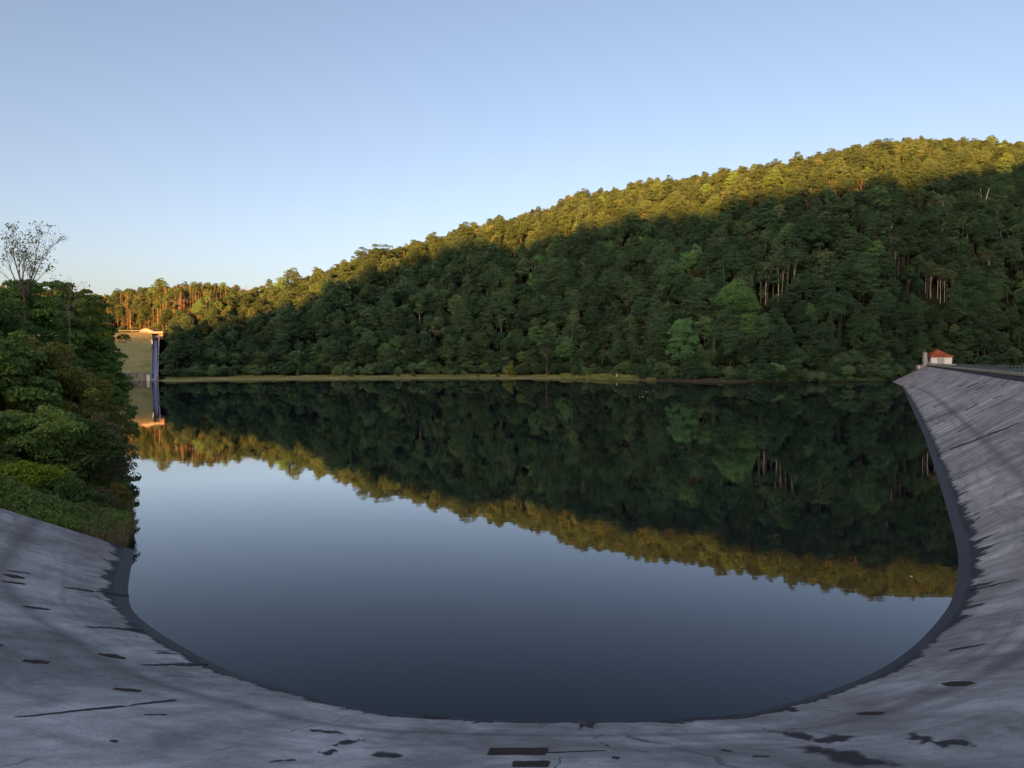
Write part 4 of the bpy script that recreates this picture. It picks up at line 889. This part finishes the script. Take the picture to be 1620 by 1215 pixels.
for a in [("bank_shrub", 22, 38, 655, 2.9, "mid", 421, "big leafy bush at the left edge above the asphalt"),
          ("bank_shrub", 88, 40, 668, 2.6, "dark", 422, "dark bush in the middle of the front row"),
          ("bank_shrub", 140, 42, 668, 2.1, "brown", 423, "brownish fine leaved bush below the olive tree"),
          ("bank_shrub", 176, 45, 690, 1.5, "brown", 424, "brownish bush with twigs hanging over the water"),
          ("bank_shrub", 8, 34.5, 735, 2.0, "bright", 425, "fresh green bush in the left corner right above the asphalt"),
          ("bank_shrub", 62, 35.5, 752, 1.9, "mid", 426, "low green bush spilling onto the asphalt edge"),
          ("bank_shrub", 112, 36.5, 765, 1.5, "dark", 427, "low dark bush behind the grass tufts"),
          ("bank_shrub", 150, 37.5, 775, 1.2, "brown", 428, "small brownish bush close to the dam corner"),
          ("bank_shrub", 178, 40, 770, .9, "olive", 429, "small olive bush at the waterline near the dam corner")]:
    near_tree(*a[:7], a[7], leaf=.15 if a[5] != "brown" else .11, dens=2.2, cat="bush", lob=.2, group=G2, shrub=True)

# the bank goes on beyond the left edge of the picture
for j, (a_, Y_, z_, rx_, tn) in enumerate([(-110, 46, 470, 4.4, "mid"), (-190, 42, 500, 4.0, "dark"), (-150, 60, 440, 5.0, "olive"), (-260, 52, 450, 4.8, "mid"), (-330, 40, 500, 4.2, "dark"), (-420, 48, 440, 5.0, "mid"), (-90, 36, 640, 2.8, "mid"), (-200, 32, 640, 2.6, "olive"), (-330, 31, 620, 2.8, "mid"), (-520, 42, 450, 4.8, "dark")]):
    near_tree("bank_tree", a_, Y_, z_, rx_, tn, 440 + j, "leafy bank tree farther left along the shore, beyond the others", group=G1)
# the two airy trees that stand up against the sky
def airy(name, px_, Y_, topy, basey, spread, seed, label, leafy, levels=4, nmain=5, bark=M_bark, r0=.12, leafn=9):
    rnd = random.Random(seed); top = at_depth(px_, topy, Y_); zg = float(terrain(top.x, Y_)); h = top.z - zg; zs = at_depth(px_, basey, Y_).z - zg
    m = MB(); tips = []
    def grow(p, d, l, r, lv):
        k = 3; pts = [p]; q = p.copy(); dd = d.copy()
        for i in range(k):
            dd = (dd + Vector((rnd.uniform(-1, 1), rnd.uniform(-1, 1), rnd.uniform(-.2, .7))) * .10).normalized(); q = q + dd * l / k; pts.append(q.copy())
        m.path(pts, [r * (1 - .5 * i / k) for i in range(k + 1)], 5)
        if lv == 0: tips.append((q, dd)); return
        for i in range(rnd.choice((2, 3, 3))):
            f = rnd.choice((1, 2, 3)); a = rnd.uniform(0, 6.28); sp_ = rnd.uniform(.25, .6)
            nd_ = (dd + Vector((math.cos(a), math.sin(a) , .15)) * sp_).normalized(); grow(pts[f], nd_, l * rnd.uniform(.5, .75), r * .5, lv - 1)
        grow(pts[-1], dd, l * .65, r * .5, lv - 1)
    m.path([Vector((0, 0, -.5)), Vector((.05, 0, zs * .5)), Vector((0, 0, zs))], [r0 * 1.6, r0 * 1.3, r0 * 1.1], 7)
    for i in range(nmain):
        a = 6.28 * i / nmain + rnd.uniform(-.4, .4); ln = (h - zs) * rnd.uniform(.38, .46); d = Vector((math.cos(a) * spread, math.sin(a) * spread, 1)).normalized()
        grow(Vector((0, 0, zs * rnd.uniform(.93, 1.0))), d, ln, r0 * .8, levels - 1)
    o = tag(link(name, None, None, (top.x, Y_, zg)), label, "tree"); m.build("trunk", bark, o)
    if leafy:
        g_ = np.random.default_rng(seed); P_ = []
        for q, dd in tips:
            if rnd.random() < leafy:
                P_.append(np.array(q)[None] + g_.normal(size=(leafn, 3)) * [.22, .22, .13])
        P_ = np.concatenate(P_); V_, F_ = leaf_cards(P_, np.tile([0, 0, 1.0], (len(P_), 1)), .17, g_, .6, .1, .8)
        link("crown", np_mesh(name + "_leaves", V_, F_, NEAR["olive"]), o)
airy("sparse_tree", 36, 60, 338, 462, .42, 501, "tall thin tree with few leaves standing against the sky at the left", .75, 4, 5, r0=.08)
airy("bare_sapling", 108, 52, 424, 500, .26, 502, "bare twiggy sapling with pale trunk beside the tall sparse tree", .12, 4, 3, bark=M_bark2, r0=.03, leafn=4)

# grass and reeds on the bank foot
def blades(name, n, area, hmin, hmax, mat, seed, label, lean=.35):
    g_ = np.random.default_rng(seed); x0, x1, y0, y1 = area
    pxs = g_.uniform(x0, x1, n * 6); Ys = g_.uniform(y0, y1, n * 6); X_ = (pxs - CX) / F * Ys; s_ = (X_ + 17) * -.44 + (Ys - 32) * .9
    zz = terrain(X_, Ys); ok = (s_ > -.15) & (zz > -.5) & (hash_noise(X_, Ys, .7, seed) > .32); X_, Ys, zz = X_[ok][:n], Ys[ok][:n], zz[ok][:n]; k = len(X_)
    a = g_.uniform(0, 6.28, k); h_ = g_.uniform(hmin, hmax, k) * (.6 + .8 * hash_noise(X_, Ys, 1.5, 3)); w_ = .012 + .012 * g_.random(k)
    b0 = np.stack([X_, Ys, np.maximum(zz, -.1) - .05], 1); side = np.stack([np.cos(a), np.sin(a), 0 * a], 1) * w_[:, None]; ln_ = np.stack([-np.sin(a), np.cos(a), 0 * a], 1) * (h_ * g_.uniform(0, lean, k))[:, None]
    up = np.stack([0 * a, 0 * a, h_], 1)
    V_ = np.stack([b0 - side, b0 + side, b0 + up * .6 + ln_ * .4 + side * .8, b0 + up * .6 + ln_ * .4 - side * .8, b0 + up + ln_ * 1.3, b0 + up + ln_ * 1.3 + side * .2], 1).reshape(-1, 3)
    i6 = np.arange(k)[:, None] * 6; F_ = np.concatenate([i6 + np.array([[0, 1, 2, 3]]), i6 + np.array([[3, 2, 5, 4]])])
    o = tag(link(name, np_mesh(name, V_, F_, mat)), label, kind="stuff")
M_gr = foliage("bank_grass_blades", (0.07, 0.10, 0.025), (0.19, 0.18, 0.07), 1.5, .3, 0)
M_dry = foliage("dry_reed_blades", (0.16, 0.14, 0.07), (0.28, 0.23, 0.13), 1.5, .3, 0)
blades("grass", 16000, (-60, 206, 28, 46), .15, .5, M_gr, 601, "tufts of green grass along the upper edge of the asphalt")
blades("dry_grass", 6000, (120, 207, 31, 40), .3, .8, M_dry, 602, "dry yellowish grass at the dam corner by the water")
blades("reeds", 220, (197, 207, 33, 42), .5, 1.0, M_gr, 603, "thin reeds standing out over the water", .5)

# herbs covering the bank between the bushes, down to the asphalt edge
g_ = np.random.default_rng(77); n = 110000
pxs = g_.uniform(-80, 206, n); Ys = g_.uniform(25, 52, n); X_ = (pxs - CX) / F * Ys; s_ = (X_ + 17) * -.44 + (Ys - 32) * .9
zz = terrain(X_, Ys); mound = hash_noise(X_, Ys, 1.6, 31) * .8 + hash_noise(X_, Ys, .6, 32) * .4
ok = (s_ > -.25) & (zz > -.3) & (g_.random(n) < mound + .15); P_ = np.stack([X_, Ys, np.maximum(zz, 0) + mound * g_.uniform(.3, 1, n) * np.clip(s_ + .4, .1, 1)], 1)[ok]
V_, F_ = leaf_cards(P_, np.tile([.3, -.3, .8], (len(P_), 1)), .13, g_, .6, .1, .9)
tag(link("herb_cover", np_mesh("herb_cover", V_, F_, NEAR["mid"])), "leafy green weeds covering the bank between the bushes", kind="stuff")
# tall grass and sedge on the far shore
def shore_grass(name, n, x0, x1, f0, f1, size, mat, seed, label):
    g_ = np.random.default_rng(seed); pxs = g_.triangular(x0, (x0 + x1) / 2, x1, n) if x1 - x0 < 200 else g_.uniform(x0, x1, n) + g_.normal(size=n) * 8; sh = np.interp(pxs, TAB[:, 0], TAB[:, 3]); ft = np.interp(pxs, TAB[:, 0], TAB[:, 4])
    Ys = sh + (ft - sh) * g_.uniform(f0, f1, n); X_ = (pxs - CX) / F * Ys; zz = terrain(X_, Ys); cl = hash_noise(X_, Ys, 9, seed) * .7 + hash_noise(X_, Ys, 3, seed + 1) * .3
    ok = (zz > .02) & (cl > .42); X_, Ys, zz, cl = [q[ok] for q in (X_, Ys, zz, cl)]
    P_ = np.stack([X_, Ys, zz + size * cl * g_.uniform(.2, 1.6, len(X_))], 1)
    V_, F_ = leaf_cards(P_, np.tile([0, -1.0, .4], (len(P_), 1)), size, g_, .45, 0, .5)
    tag(link(name, np_mesh(name, V_, F_, mat)), label, kind="stuff")
M_sg = foliage("shore_sedge", (0.125, 0.180, 0.048), (0.275, 0.288, 0.108), .15, .3, 0)
shore_grass("shore_grass", 24000, 222, 960, .5, 1.05, .5, M_sg, 41, "green grass and sedge behind the pale shore strip")
shore_grass("reed_bed", 5000, 880, 1040, .1, 1.0, 1.0, M_sg, 43, "green reed patch at the right end of the sandy spit")
shore_grass("bank_scrub", 14000, 1010, 1420, .5, 1.6, 1.0, FOL["dark"], 45, "dark scrub overhanging the water below the wood")
